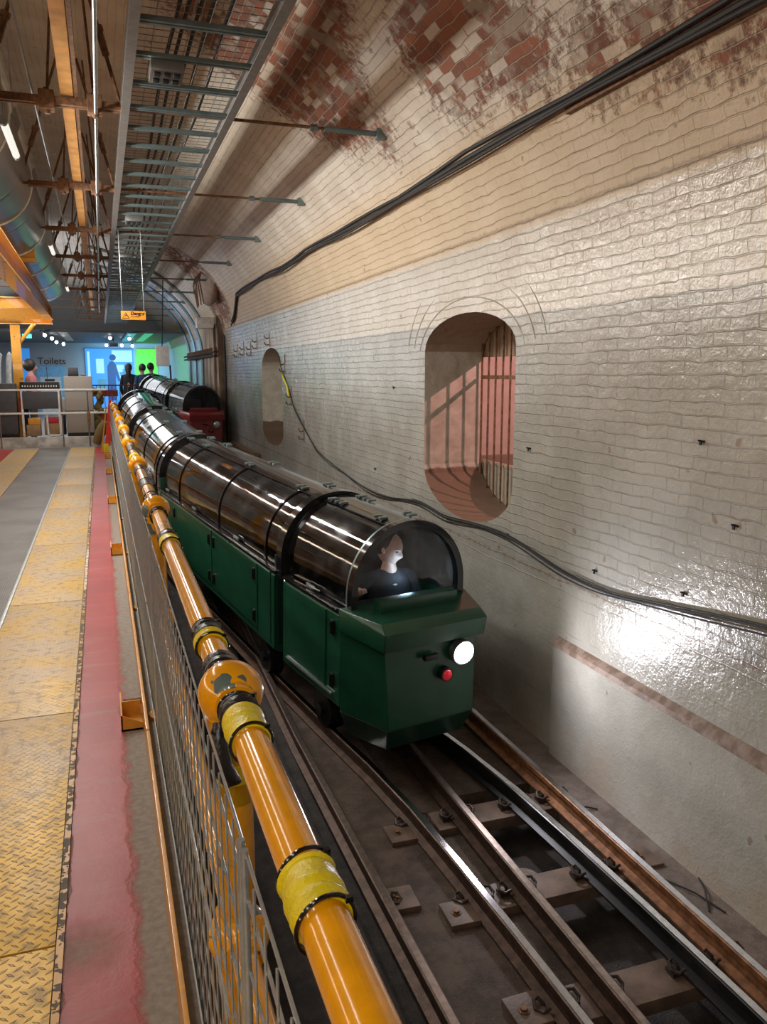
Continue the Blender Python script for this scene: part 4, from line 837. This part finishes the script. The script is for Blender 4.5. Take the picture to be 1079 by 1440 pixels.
# danger sign
t = thing('danger_sign', 'orange Danger sign hanging below the cable tray in the distance', 'sign', (0.40, 10.0, 2.11))
b = B(); b.box((0, 0, 0), (0.275, 0.006, 0.10), bev=0.001); b.out('panel', emit('orange_sign_face', (0.0, 0, 0), 0), t); bpy.data.materials['orange_sign_face'].node_tree.nodes['Principled BSDF'].inputs['Base Color'].default_value = (0.85, 0.33, 0.02, 1)
b = B(); b.strip([(-0.125, -0.036), (-0.085, 0.034), (-0.045, -0.036)], [(-0.006, 0, 0), (-0.004, 0, 0)]); b.out('warning_triangle', M['black'], t)
b = B(); b.strip([(-0.114, -0.030), (-0.085, 0.022), (-0.056, -0.030)], [(-0.0075, 0, 0), (-0.006, 0, 0)]); b.out('triangle_face', bpy.data.materials['orange_sign_face'], t)
b = B(); b.strip([(-0.082, 0.012), (-0.094, -0.006), (-0.084, -0.006), (-0.090, -0.026), (-0.074, 0.0), (-0.083, 0.0), (-0.076, 0.012)], [(-0.0085, 0, 0), (-0.0075, 0, 0)]); b.out('bolt_symbol', M['black'], t)
def text(s_, size, loc, mat, parent, name, rot=(pi / 2, 0, 0), align='LEFT', ext=0.001, bold=0.0):
    c = bpy.data.curves.new(name, 'FONT'); c.body = s_; c.size = size; c.extrude = ext; c.align_x = align; c.offset = bold; c.materials.append(mat)
    tmp = bpy.data.objects.new(name + '_tmp', c); me = bpy.data.meshes.new_from_object(tmp); bpy.data.objects.remove(tmp)
    o = bpy.data.objects.new(name, me); COL.objects.link(o); o.location = loc; o.rotation_euler = rot; o.parent = parent; return o
text('Danger', 0.052, (-0.030, -0.006, 0.006), M['black'], t, 'lettering', bold=0.0015)
text('Live wires', 0.022, (-0.028, -0.006, -0.020), M['black'], t, 'small_lettering')
for x in (-0.12, 0.12): b = B(); b.cyl((x, 0, 0.05), (x, 0, 0.94), 0.003, seg=6); b.out('hanging_wire', M['steel'], t)
# duct
t = thing('ventilation_duct', 'large round silver ventilation duct high on the left', 'duct', (-0.98, 0, 3.28))
b = B(); b.cyl((0, -4, 0), (0, 17.5, 0), 0.46, seg=48); b.out('duct_tube', M['duct'], t)
for y in (2.5, 4.6, 6.7, 8.8, 10.9, 13.0, 15.1, 17.2):
    b = B(); b.tube([(0.463 * cos(a), y, 0.463 * sin(a)) for a in [2 * pi * k / 40 for k in range(40)]], 0.011, 8, closed=True); b.out('band', M['white_metal'], t)
for y in (5.5, 7.6, 9.6, 11.6, 13.5):
    b = B(); b.box((0.43, y, 0.16), (0.02, 0.42, 0.16), rot=Matrix.Rotation(0.35, 3, 'Y'), bev=0.004); b.out('access_panel', M['grey_metal'], t)
# fluorescent tubes
tubes = [(-0.48, 6.2, 2.98), (-0.48, 11.1, 2.96), (-0.48, 16.0, 2.96), (-1.6, 10.5, 2.6), (-1.6, 15.0, 2.6)]
tl = ['white tube luminaire hanging at the upper left edge', 'second white tube luminaire below the duct', 'third small white tube luminaire below the duct', 'tube luminaire left of the duct, nearer', 'tube luminaire left of the duct, farther']
for (x, y, z), lab in zip(tubes, tl):
    t = thing('tube_light', lab, 'lamp', (x, y, z), group='hanging tube luminaires')
    b = B(); b.cyl((0, -0.42, 0), (0, 0.42, 0), 0.024, seg=20); b.out('tube', M['tube'], t)
    for ye in (-0.43, 0.43): b = B(); b.cyl((0, ye - 0.02, 0), (0, ye + 0.02, 0), 0.027, seg=20); b.out('end_cap', M['grey_metal'], t)
    for dy in (-0.38, 0.38):
        b = B(); b.cyl((0, dy, 0.02), (0, dy, 0.9), 0.003, seg=6); b.out('suspension_wire', M['steel'], t)
# yellow gantry on the left
t = thing('lifting_gantry', 'large orange-yellow steel gantry frame overhead at the left edge', 'gantry', (0, 0, 0))
def ibeam(b, p0, p1, h, w):
    p0, p1 = Vector(p0), Vector(p1); d = p1 - p0; L = d.length; q = d.to_track_quat('Y', 'Z').to_matrix(); c = (p0 + p1) / 2
    for dz, dd in ((0, (0.014, L, h)), (h / 2, (w, L, 0.014)), (-h / 2, (w, L, 0.014))): b.box(c + q @ Vector((0, 0, dz)), dd, rot=q)
b = B(); ibeam(b, (-0.68, 5.6, 2.36), (-0.90, 17.6, 2.60), 0.20, 0.16); b.out('long_beam', M['gantry_yellow'], t)
b = B(); ibeam(b, (-2.6, 17.6, 2.56), (-0.84, 17.6, 2.56), 0.30, 0.16); b.out('cross_beam', M['gantry_yellow'], t)
b = B(); ibeam(b, (-2.6, 14.2, 2.54), (-0.84, 14.2, 2.54), 0.16, 0.12); b.out('cross_beam', M['gantry_yellow'], t)
b = B(); b.box((-1.62, 10.8, 2.66), (0.09, 3.0, 0.09), rot=Matrix.Rotation(-0.55, 3, 'Z')); b.out('diagonal_brace', M['gantry_yellow'], t)
b = B(); b.box((-1.56, 18.0, 1.2), (0.17, 0.17, 2.4)); b.out('post', M['gantry_yellow'], t)
b = B(); b.cyl((-1.50, 18.0, 2.05), (-1.20, 17.9, 2.42), 0.04, seg=10); b.out('knee_brace', M['gantry_yellow'], t)
b = B(); b.box((-0.90, 11.0, 2.95), (0.46, 0.02, 0.24)); b.box((-0.86, 11.0, 2.80), (0.40, 0.10, 0.04)); b.out('hoist_plate', M['gantry_yellow'], t)

# ------------------------------------------------------------------ wall furniture on the right
b = B(); pts = [(2.21, y, 2.745 + 0.012 * sin(y * 1.7)) for y in [-3 + 0.6 * i for i in range(29)]] + [(2.27, 14.3, 2.62), (2.33, 14.9, 2.45), (2.36, 15.4, 2.36)]
b.tube(pts, 0.016, 8); b.tube([(p[0] - 0.012, p[1], p[2] + 0.028 + 0.01 * sin(p[1] * 3)) for p in pts], 0.013, 8); b.tube([(p[0] - 0.016, p[1], p[2] - 0.028 + 0.012 * sin(p[1] * 2.3)) for p in pts], 0.011, 8)
tag(b.out('cable_run', M['cable']), 'thick dark cable bundle running along the upper wall', 'cables')
b = B(); b.box((2.235, 1.6, 2.742), (0.03, 4.2, 0.085)); tag(b.out('cable_trunking', M['rust']), 'perforated metal strip behind the upper cables near the camera', 'trunking')
b = B(); b.tube([(2.418, y, 2.335 + 0.01 * sin(y * 2.1)) for y in [-3 + 0.6 * i for i in range(34)]], 0.008, 6); b.tube([(2.414, y, 2.30 + 0.012 * sin(y * 1.3 + 1)) for y in [-3 + 0.6 * i for i in range(34)]], 0.006, 6)
tag(b.out('thin_cable', simple('painted_cable', (0.33, 0.22, 0.13), 0.5)), 'thin cream painted cable pair along the wall groove', 'cables')
lowc = [(0.55, -1.0), (0.47, 2.0), (0.455, 2.42), (0.385, 2.96), (0.325, 3.45), (0.335, 3.9), (0.41, 4.55), (0.40, 5.1), (0.37, 5.6), (0.40, 6.17), (0.335, 6.9), (0.33, 7.6), (0.41, 8.51), (0.50, 9.3), (0.62, 9.77), (0.98, 10.64), (1.25, 11.0), (1.55, 11.48), (1.70, 11.6)]
def smooth(p, n=6):
    out = []
    for i in range(len(p) - 1):
        p0 = p[max(0, i - 1)]; p1 = p[i]; p2 = p[i + 1]; p3 = p[min(len(p) - 1, i + 2)]
        for k in range(n):
            u = k / n; out.append(tuple(0.5 * ((2 * b_) + (c_ - a_) * u + (2 * a_ - 5 * b_ + 4 * c_ - d_) * u * u + (-a_ + 3 * b_ - 3 * c_ + d_) * u ** 3) for a_, b_, c_, d_ in zip(p0, p1, p2, p3)))
    return out + [p[-1]]
sm = smooth(lowc)
b = B(); b.tube([(XW - 0.022, y, z) for z, y in sm], 0.0065, 8); b.tube([(XW - 0.018, y, z - 0.008 - 0.022 * abs(sin(y * 1.9))) for z, y in sm], 0.0045, 8); b.tube([(XW - 0.02, y, z + 0.011) for z, y in sm if y < 6.3], 0.0045, 8)
tag(b.out('wall_cable', M['cable']), 'black cables sagging across the white wall above the train', 'cables')
b = B(); b.tube([(XW - 0.03, 11.35, 1.42), (XW - 0.03, 11.05, 1.28), (XW - 0.03, 10.95, 1.12)], 0.012, 8); tag(b.out('yellow_marker', M['tape']), 'short yellow sleeve on the slanting wall cables', 'cable sleeve')
hk = [(11.30, 1.58), (10.92, 1.14), (10.20, 0.72), (12.35, 1.98), (13.4, 1.96), (14.0, 1.86), (14.7, 1.88), (15.4, 1.86)]
hl_ = ['beside the top of the far arched recess, holding the slanting cables', 'halfway down the slanting cables', 'lowest on the slanting cables', 'above the far recess, right one', 'above the far recess, left one', 'left of the far recess, first', 'left of the far recess, second', 'left of the far recess, nearest the pier']
for (y, z), lab in zip(hk, hl_):
    t = thing('cable_hook', 'small iron cable hook %s' % lab, 'hook', (XW, y, z), group='iron cable hooks on the wall')
    b = B(); b.box((-0.008, 0, 0.0), (0.014, 0.035, 0.26)); b.out('back_plate', M['grey_metal'], t)
    for dz in (0.0, -0.10):
        b = B(); b.tube([(-0.01, 0, dz), (-0.05, 0, dz - 0.012), (-0.075, 0, dz + 0.008), (-0.08, 0, dz + 0.035)], 0.009, 8); b.out('hook_arm', M['rust'], t)
for (y, z), lab in zip(((2.62, 0.83), (2.9, 0.47), (3.6, 0.41), (4.6, 0.42), (5.55, 0.37), (2.85, 1.16), (6.78, 1.33), (4.35, 1.0), (7.3, 0.55)), ('near the right edge above the cables', 'on the cables at the right edge', 'just above the headlight glare', 'on the cables below the big opening', 'on the cables left of the big opening', 'high near the right edge', 'left of the big opening', 'right of the big opening', 'above the train roof')):
    b = B(); b.box((-0.004, 0, 0), (0.008, 0.026, 0.010), bev=0.002); b.cyl((-0.005, 0.0, 0), (-0.022, 0.006, 0.004), 0.004, seg=8); b.box((-0.010, 0.004, -0.008), (0.006, 0.012, 0.018)); o = b.out('wall_fixing', M['cable']); o.location = (XW, y, z); tag(o, 'small dark iron fixing stub %s' % lab, 'fixing', 'small fixings on the white wall')
# long row of cable hangers on the far wall
t = thing('cable_rack', 'row of iron cable brackets with cables on the far wall above the red train', 'cable rack', (2.28, 18.3, 1.86))
for k in range(14):
    b = B(); b.box((0, -1.2 + 0.42 * k, 0.02), (0.10, 0.03, 0.20)); b.out('bracket', M['rust'], t)
b = B(); b.cyl((-0.05, -1.4, 0.03), (-0.05, 5.0, 0.03), 0.022, seg=8); b.cyl((-0.05, -1.4, -0.05), (-0.05, 5.0, -0.05), 0.022, seg=8); b.out('cables', M['cable'], t)
b = B(); b.cyl((2.40, 16.75, -0.3), (2.40, 16.75, 2.2), 0.02, seg=8); tag(b.out('vertical_cable', M['cable']), 'black vertical cable down the side of the brown pier', 'cables')
# hatch niche in the vault
t = thing('vault_hatch', 'barred hatch in a ring of bare brick high on the vault beyond the rods', 'hatch', (2.02, 15.9, 3.12))
q = Matrix.Rotation(math.radians(40), 3, 'Y')
b = B(); b.sph((0, 0, 0), 0.55, (0.35, 1.4, 0.75), 24); b.out('recess', simple('hatch_plaster', (0.36, 0.27, 0.2), 0.7, bump=0.3), t)
for k in range(5): b = B(); b.tube([(-0.20 + 0.02 * abs(k - 2), -0.5 + 0.25 * k, -0.42), (-0.23, -0.5 + 0.25 * k, 0.0), (-0.14, -0.5 + 0.25 * k, 0.36)], 0.012, 6); b.out('bar', M['rust'], t)
b = B(); b.box((2.05, 17.0, 2.45), (0.35, 0.30, 0.22), bev=0.06); tag(b.out('stone_corbel', M['white_metal']), 'white rounded corbel at the top of the brown pier', 'corbel')
t = thing('electrical_box', 'cream electrical cabinet hung by the far right wall beside the green screen', 'cabinet', (1.38, 19.6, 1.84))
b = B(); b.box((0, 0, 0), (0.29, 0.18, 0.46), bev=0.01); b.out('case', M['white_metal'], t)
b = B(); b.cyl((0.16, 0, -0.2), (0.2, 0, -1.6), 0.02, seg=8); b.cyl((0, 0, 0.2), (0.1, 0, 2.0), 0.012, seg=8); b.out('cable_tail', M['cable'], t)

# ------------------------------------------------------------------ far end of the platform
b = B(); b.box((-0.9, 30.6, 1.5), (7, 0.12, 6)); 
g = G('pale_grey_partition'); p_ = g.geo(); struct(b.out('wall_far', g.set(col=g.mix(g.noise(1.5, p_), (0.42, 0.42, 0.42), (0.50, 0.50, 0.50)), rough=0.6)), 'plain grey end wall with the Toilets sign')
g = G('dark_slatted_ceiling'); p_ = g.geo(); x_, y_, z_ = g.xyz(p_)
sl = g.ramp(g.m2('ABSOLUTE', g.m2('SUBTRACT', g.m2('FRACT', g.m2('MULTIPLY', y_, 4.0)), 0.5)), 0.1, 0.3)
md = g.set(col=g.mix(sl, (0.05, 0.05, 0.05), (0.16, 0.16, 0.155)), rough=0.5, nrm=g.bump(sl, 0.5, 0.01))
b = B(); b.box((-0.9, 26.6, 2.52), (6.2, 8.0, 0.06)); struct(b.out('ceiling_far', md), 'lower dark ceiling over the far display area')
b = B(); 
t = thing('toilets_sign', 'dark Toilets lettering on the grey end wall above a blue door', 'sign', (-2.02, 30.52, 1.74))
text('Toilets', 0.33, (0, -0.01, 0.02), M['black'], t, 'lettering', ext=0.004)
t = thing('door_1', None, None, (-1.60, 30.52, 0)); t['kind'] = 'structure'; t['label'] = 'light blue framed door under the Toilets sign'
b = B(); b.box((0, 0, 0.85), (0.92, 0.05, 1.70)); b.out('door_frame', simple('light_blue_paint', (0.22, 0.50, 0.72), 0.4), t)
b = B(); b.box((-0.03, -0.03, 0.68), (0.66, 0.03, 1.30)); b.out('door_panel', M['white_metal'], t)
# projection screen
def flat(b, pts, y0=-0.01, y1=-0.004): b.strip(pts, [(y0, 0, 0), (y1, 0, 0)])
t = thing('projection_screen', 'large bright blue and green projected picture on the end wall', 'screen', (0, 30.48, 0))
mb = emit('screen_blue', (0.05, 0.36, 1.0), 1.3); mw = emit('screen_pale', (0.35, 0.75, 1.0), 1.5); mg = emit('screen_green', (0.12, 0.85, 0.03), 1.4); md2 = emit('screen_dark_blue', (0.01, 0.08, 0.5), 0.7); mt = emit('screen_teal', (0.10, 0.45, 0.75), 0.8)
X0, X1, XG, ZT, ZB = -0.46, 1.50, 1.14, 2.30, 0.25
b = B(); b.box(((X0 + XG) / 2, 0, (ZT + ZB) / 2), (XG - X0, 0.02, ZT - ZB)); b.out('blue_picture', mb, t)
b = B(); flat(b, [(XG - 0.05, ZB), (XG + 0.82, ZB), (XG + 0.82, ZT), (XG + 0.12, ZT)], -0.012, 0.01); b.out('green_picture', mg, t)
for a, c, d, e, m in ((-0.40, -0.32, 0.7, 2.2, mw), (-0.12, 0.14, 1.45, 1.95, mw), (0.42, 1.1, 1.85, 2.25, mw), (0.75, 1.05, 1.3, 1.6, mt), (-0.1, 0.2, 0.9, 1.25, mt), (0.5, 0.8, 1.5, 1.75, mw)):
    b = B(); b.box(((a + c) / 2, -0.012, (d + e) / 2), (c - a, 0.006, e - d)); b.out('light_patch', m, t)
b = B(); flat(b, [(0.22, 0.5), (0.25, 1.7), (0.33, 1.85), (0.45, 1.88), (0.56, 1.72), (0.66, 1.2), (0.60, 1.15), (0.52, 1.4), (0.5, 0.5)], -0.018, -0.012); b.out('projected_figure', md2, t)
b = B(); b.cyl((0.44, -0.02, 2.0), (0.44, -0.012, 2.0), 0.11, seg=20); b.out('projected_head', md2, t)
b = B(); flat(b, [(0.55, 1.7), (0.58, 1.7), (0.92, 0.5), (0.88, 0.5)], -0.022, -0.018); b.out('projected_pole', mw, t)
# blue panel at the left
b = B(); b.box((-2.3, 29.5, 1.13), (0.26, 0.08, 2.26)); tag(b.out('blue_banner', emit('blue_banner_glow', (0.03, 0.30, 0.9), 0.9)), 'narrow glowing blue panel left of the Toilets sign behind the yellow post', 'panel')
# silvery arched frames at the left edge
for i, (x, y) in enumerate(((-2.62, 23.0), (-2.40, 23.3))):
    b = B(); b.tube([(x + 0.02 * k, y, 0.0 + 0.16 * k) for k in range(8)] + [(x + 0.14 + 0.10 * (1 - cos(a)), y, 1.15 + 0.8 * sin(a)) for a in [pi / 2 * k / 8 for k in range(9)]], 0.07, 14)
    tag(b.out('white_arch', M['white_metal']), ['outer pale curved column at the left edge of the picture', 'inner pale curved column next to the yellow post'][i], 'column', 'pale curved columns at the far left')
# exit light
b = B(); b.box((-1.50, 20.0, 2.27), (0.19, 0.06, 0.09), bev=0.005); tag(b.out('exit_light', emit('exit_light_glow', (0.1, 0.9, 0.75), 2.2)), 'small glowing green exit light beside the yellow post', 'exit light')
# spotlights on tracks
for i, (x0, x1, lab) in enumerate(((-1.5, 0, 'black lighting track left of centre on the far ceiling'), (0.5, 0, 'black lighting track right of centre on the far ceiling'))):
    b = B(); b.box((x0 + 0.2, 24.5, 2.46), (0.04, 6.5, 0.035)); tag(b.out('lighting_track', M['black']), lab, 'track', 'lighting tracks')
sp_ = [(-1.18, 24, 2.38, 'uppermost of the left cluster'), (-1.27, 22.5, 2.40, 'left of the left cluster near the gantry'), (-1.1, 24.6, 2.30, 'second of the left cluster'), (-0.95, 25.4, 2.28, 'lowest of the left cluster'), (0.31, 24, 2.41, 'large bright one left above the screen'), (0.82, 24, 2.40, 'above the green part of the screen'), (0.22, 26, 2.28, 'directly above the screen left'), (0.66, 26, 2.28, 'directly above the screen middle'), (1.0, 27, 2.3, 'above the screen right'), (-1.9, 22, 2.40, 'far left beneath the gantry beam')]
for x, y, z, lab in sp_:
    t = thing('spotlight', 'small bright ceiling spotlight, %s' % lab, 'spotlight', (x, y, z), group='ceiling spotlights over the display area')
    b = B(); b.cyl((0, 0.10, 0.03), (0, -0.02, 0), 0.045, seg=16); b.cyl((0, 0.04, 0.02), (0, 0.04, 0.12), 0.01, seg=6); b.out('housing', M['black'], t)
    b = B(); b.sph((0, -0.025, -0.002), 0.045, (1, 0.4, 1), 14); b.out('lens', M['spot_lens'], t)
b = B(); b.box((0.42, 26, 2.30), (0.26, 0.3, 0.12), bev=0.01); b.cyl((0.42, 26, 2.34), (0.42, 26, 2.5), 0.02, seg=8); tag(b.out('projector', M['black']), 'black video projector under the far ceiling above the screen', 'projector')
for i, (x, m, lab) in enumerate(((0.85, emit('teal_light_strip', (0.05, 0.5, 0.55), 0.8), 'teal light strip on the far ceiling'), (1.28, emit('green_light_strip', (0.08, 0.6, 0.35), 0.8), 'green light strip on the far ceiling next to the vault'), (-0.85, M['white_metal'], 'white ceiling strip above the Toilets sign'))):
    b = B(); b.box((x, 25.5, 2.485), (0.22, 5.6, 0.01)); tag(b.out('ceiling_strip', m), lab, 'ceiling strip', 'long strips on the far ceiling')
# metal barrier
YB = 17.3
t = thing('metal_barrier', 'grey metal guard rail standing across the end of the platform', 'barrier', (-1.4, YB, 0))
for z in (1.13, 0.675): b = B(); b.box((0.03, 0, z), (2.94, 0.04, 0.035), bev=0.005); b.out('rail', M['white_metal'], t)
for x in (-0.49, 0.64, 1.13): b = B(); b.cyl((x, 0, 0.0), (x, 0, 1.13), 0.014, seg=8); b.out('post', M['grey_metal'], t)
b = B(); b.box((1.135, -0.03, 0.56), (0.06, 0.02, 0.26)); b.out('dark_plate', M['rust'], t)
b = B(); b.box((0.0, 0.10, 0.10), (2.75, 0.12, 0.20), bev=0.01); b.out('base_beam', simple('scuffed_white_beam', (0.50, 0.47, 0.42), 0.6, var=0.35, sc=5), t)
def cabinet(name, label, x0, x1, z1, mat, y=17.85, extra=None, cat='cabinet'):
    t = thing(name, label, cat, ((x0 + x1) / 2, y, 0.0)); w = x1 - x0
    b = B(); b.box((0, 0, (z1 + 0.26) / 2), (w, 0.5, z1 - 0.26), bev=0.008); b.out('case', mat, t)
    b = B(); b.box((0, 0, 0.13), (w - 0.02, 0.48, 0.26)); b.out('plinth', M['black'], t); return t
tan_ = simple('tan_laminate', (0.33, 0.29, 0.24), 0.5, var=0.06, sc=60); dk = simple('charcoal_laminate', (0.07, 0.07, 0.075), 0.5, var=0.1)
t = cabinet('display_cabinet', 'tall tan cabinet behind the metal barrier, nearest the fence', -0.70, -0.17, 1.39, tan_)
for zj in (1.10, 0.70): b = B(); b.box((0, -0.252, zj), (0.53, 0.006, 0.008)); b.out('panel_joint', M['black'], t)
t = cabinet('display_cabinet', 'dark charcoal cabinet at the left edge behind the barrier', -2.3, -1.60, 1.25, dk)
for zj in (0.62, 1.13): b = B(); b.box((0, -0.252, zj), (0.70, 0.006, 0.008)); b.out('panel_joint', M['black'], t)
t = thing('ticket_desk', 'dark desk on pale legs between the two cabinets behind the barrier', 'desk', (-1.16, 17.85, 0.2))
b = B(); b.box((0, 0, 1.0), (0.72, 0.5, 0.16), bev=0.01); b.out('desk_top', M['black'], t)
b = B(); b.box((0, -0.23, 0.72), (0.66, 0.03, 0.34), bev=0.004); b.out('front_panel', dk, t)
for x in (-0.34, 0.34): b = B(); b.box((x, -0.22, 0.5), (0.04, 0.04, 1.0)); b.out('leg', M['white_metal'], t); b = B(); b.box((x, 0.2, 0.5), (0.04, 0.04, 1.0)); b.out('leg', M['white_metal'], t)
b = B(); 
for k in range(14): b.box((-0.31 + 0.048 * k, -0.252, 1.0), (0.02, 0.006, 0.03))
b.out('perforations', M['white_metal'], t)
b = B(); b.tube([(-1.06, 17.55, 0.62), (-1.05, 17.55, 0.24), (-1.0, 17.55, 0.215), (-0.72 - 0.12, 17.55, 0.215), (-0.80, 17.55, 0.24), (-0.80, 17.55, 0.62)], 0.022, 8); tag(b.out('pale_frame', M['white_metal']), 'pale U-shaped metal frame standing under the dark desk', 'frame')
def item(name, label, cat, c, d, mat, bev=0.01, group=None):
    b = B(); b.box((0, 0, 0), d, bev=bev); o = b.out(name, mat); o.location = c; return tag(o, label, cat, group)
cb = simple('brown_cardboard', (0.36, 0.22, 0.11), 0.8)
item('cardboard_box', 'brown cardboard box under the desk, right one', 'box', (-0.98, 17.75, 0.34), (0.28, 0.25, 0.24), cb, 0.005, 'boxes under the desk')
item('cardboard_box', 'brown cardboard box under the desk, left one', 'box', (-1.32, 17.75, 0.32), (0.26, 0.25, 0.22), cb, 0.005, 'boxes under the desk')
item('cloth_bundle', 'red cloth bundle on the right cardboard box', 'bundle', (-0.98, 17.72, 0.52), (0.26, 0.22, 0.12), M['redcloth'], 0.04)
item('orange_bag', 'orange bag on the left cardboard box', 'bag', (-1.30, 17.72, 0.50), (0.24, 0.2, 0.14), M['gantry_yellow'], 0.04)
item('dark_bag', 'dark blue bag between the charcoal cabinet and desk', 'bag', (-1.46, 17.9, 0.55), (0.10, 0.2, 0.5), M['navy'], 0.03)
item('red_cloth', 'red cloth strip hanging beside the charcoal cabinet', 'cloth', (-1.535, 17.7, 0.85), (0.06, 0.05, 0.26), M['redcloth'], 0.01)
item('white_bag', 'white plastic bag between desk and tan cabinet', 'bag', (-0.76, 18.0, 0.75), (0.10, 0.2, 0.4), M['white_metal'], 0.03)
item('black_bag', 'black bag on the floor next to the tan cabinet', 'bag', (-0.765, 17.75, 0.42), (0.10, 0.2, 0.4), M['blackcloth'], 0.03)
t = thing('till', 'black till on top of the tan cabinet', 'till', (-0.52, 17.85, 1.39))
b = B(); b.box((0, 0, 0.03), (0.20, 0.22, 0.06), bev=0.008); b.out('base', M['black'], t); b = B(); b.box((0, 0.02, 0.11), (0.19, 0.05, 0.13), rot=Matrix.Rotation(-0.2, 3, 'X'), bev=0.008); b.out('screen', M['black'], t)
item('card_reader', 'small brown device on the tan cabinet beside the till', 'device', (-0.33, 17.8, 1.41), (0.10, 0.12, 0.035), M['rust'])
item('laptop', 'small dark box lying on the desk beside a thin stand', 'device', (-0.97, 17.85, 1.315), (0.18, 0.2, 0.05), M['black'])
b = B(); b.cyl((-1.02, 17.9, 1.28), (-1.02, 17.9, 1.55), 0.005, seg=6); b.sph((-1.02, 17.9, 1.56), 0.016, seg=10); tag(b.out('microphone_stand', M['black']), 'thin black microphone stand on the dark desk', 'stand')
# netting
b = B(); random.seed(3)
for k in range(26):
    x = -0.10 + random.uniform(-0.05, 0.10); z = 0.35 + 0.03 * k + random.uniform(-.02, .02); b.sph((x, 17.75 + random.uniform(-.06, .06), z), 0.05, (1, 0.8, 1.3), 8)
tag(b.out('hanging_net', M['netting']), 'ragged olive netting hanging beside the tan cabinet', 'netting')
b = B(); b.tube([(0.05, 17.05, 0.50), (-0.02, 17.08, 0.36), (-0.10, 17.1, 0.20), (-0.15, 17.1, 0.06)], [0.07, 0.11, 0.10, 0.07], 12); tag(b.out('olive_sack', M['netting']), 'olive sack slumped on the floor beside the red post', 'sack')
# red barrier post
t = thing('barrier_post', 'bright red post with yellow foot at the far end of the fence', 'post', (0.06, 15.9, 0))
b = B(); b.hull([(-0.05, -0.04, 0.12), (0.05, -0.04, 0.12), (0.05, 0.04, 0.12), (-0.05, 0.04, 0.12), (0.06, -0.03, 0.98), (0.11, -0.03, 0.98), (0.11, 0.03, 0.98), (0.06, 0.03, 0.98)]); b.out('red_board', simple('signal_red', (0.75, 0.045, 0.02), 0.4), t)
b = B(); b.box((-0.03, -0.05, 0.08), (0.10, 0.12, 0.16), bev=0.01); b.out('yellow_foot', M['tape'], t)
b = B(); b.hull([(-0.13, -0.02, 0.0), (-0.10, -0.02, 0.0), (-0.10, 0.02, 0), (-0.13, 0.02, 0), (-0.0, -0.02, 0.85), (0.02, -0.02, 0.85), (0.02, 0.02, 0.85), (0, 0.02, 0.85)]); b.out('yellow_stay', M['gantry_yellow'], t)
b = B(); b.box((-1.30, 12.4, 0.03), (0.12, 0.12, 0.05), bev=0.02); 
o = b.out('floor_stop', M['gantry_yellow']); o.location = (-0.22, 0, 0); tag(o, 'small yellow floor stop at the left edge of the platform', 'floor stop')
# red fence behind
t = thing('red_fence', 'dark red railing with upright bars in front of the blue screen', 'fence', (0.5, 21.9, 0))
b = B(); b.box((0.05, 0, 1.15), (1.75, 0.04, 0.035)); b.box((0.05, 0, 0.12), (1.75, 0.04, 0.035)); b.out('rail', M['red_dark'], t)
for k in range(19): b = B(); b.cyl((-0.80 + 0.094 * k, 0, 0), (-0.80 + 0.094 * k, 0, 1.15), 0.010, seg=6); b.out('bar', M['rust'], t)
b = B(); b.box((-0.45, 0.04, 0.95), (0.7, 0.03, 0.16)); b.out('red_panel', simple('fence_red', (0.35, 0.02, 0.02), 0.5), t)
t = thing('bench', 'red bench with white top behind the olive netting', 'bench', (-0.1, 19.6, 0))
b = B(); b.box((0, 0, 0.62), (0.9, 0.4, 0.05), bev=0.01); b.out('seat', M['white_metal'], t)
b = B(); b.box((0, 0.05, 0.35), (0.85, 0.3, 0.46)); b.out('base', simple('bench_red', (0.40, 0.03, 0.025), 0.5), t)
b = B(); b.box((0, 0, 0), (0.11, 0.012, 0.07), rot=Matrix.Rotation(1.0, 3, 'X'), bev=0.003); o = b.out('tablet', emit('tablet_screen_glow', (0.3, 0.65, 1.0), 0.8)); o.location = (1.66, 4.36, 0.13); tag(o, 'small lit screen on the dashboard in front of the driver', 'tablet')
S.cycles.transparent_max_bounces = 24
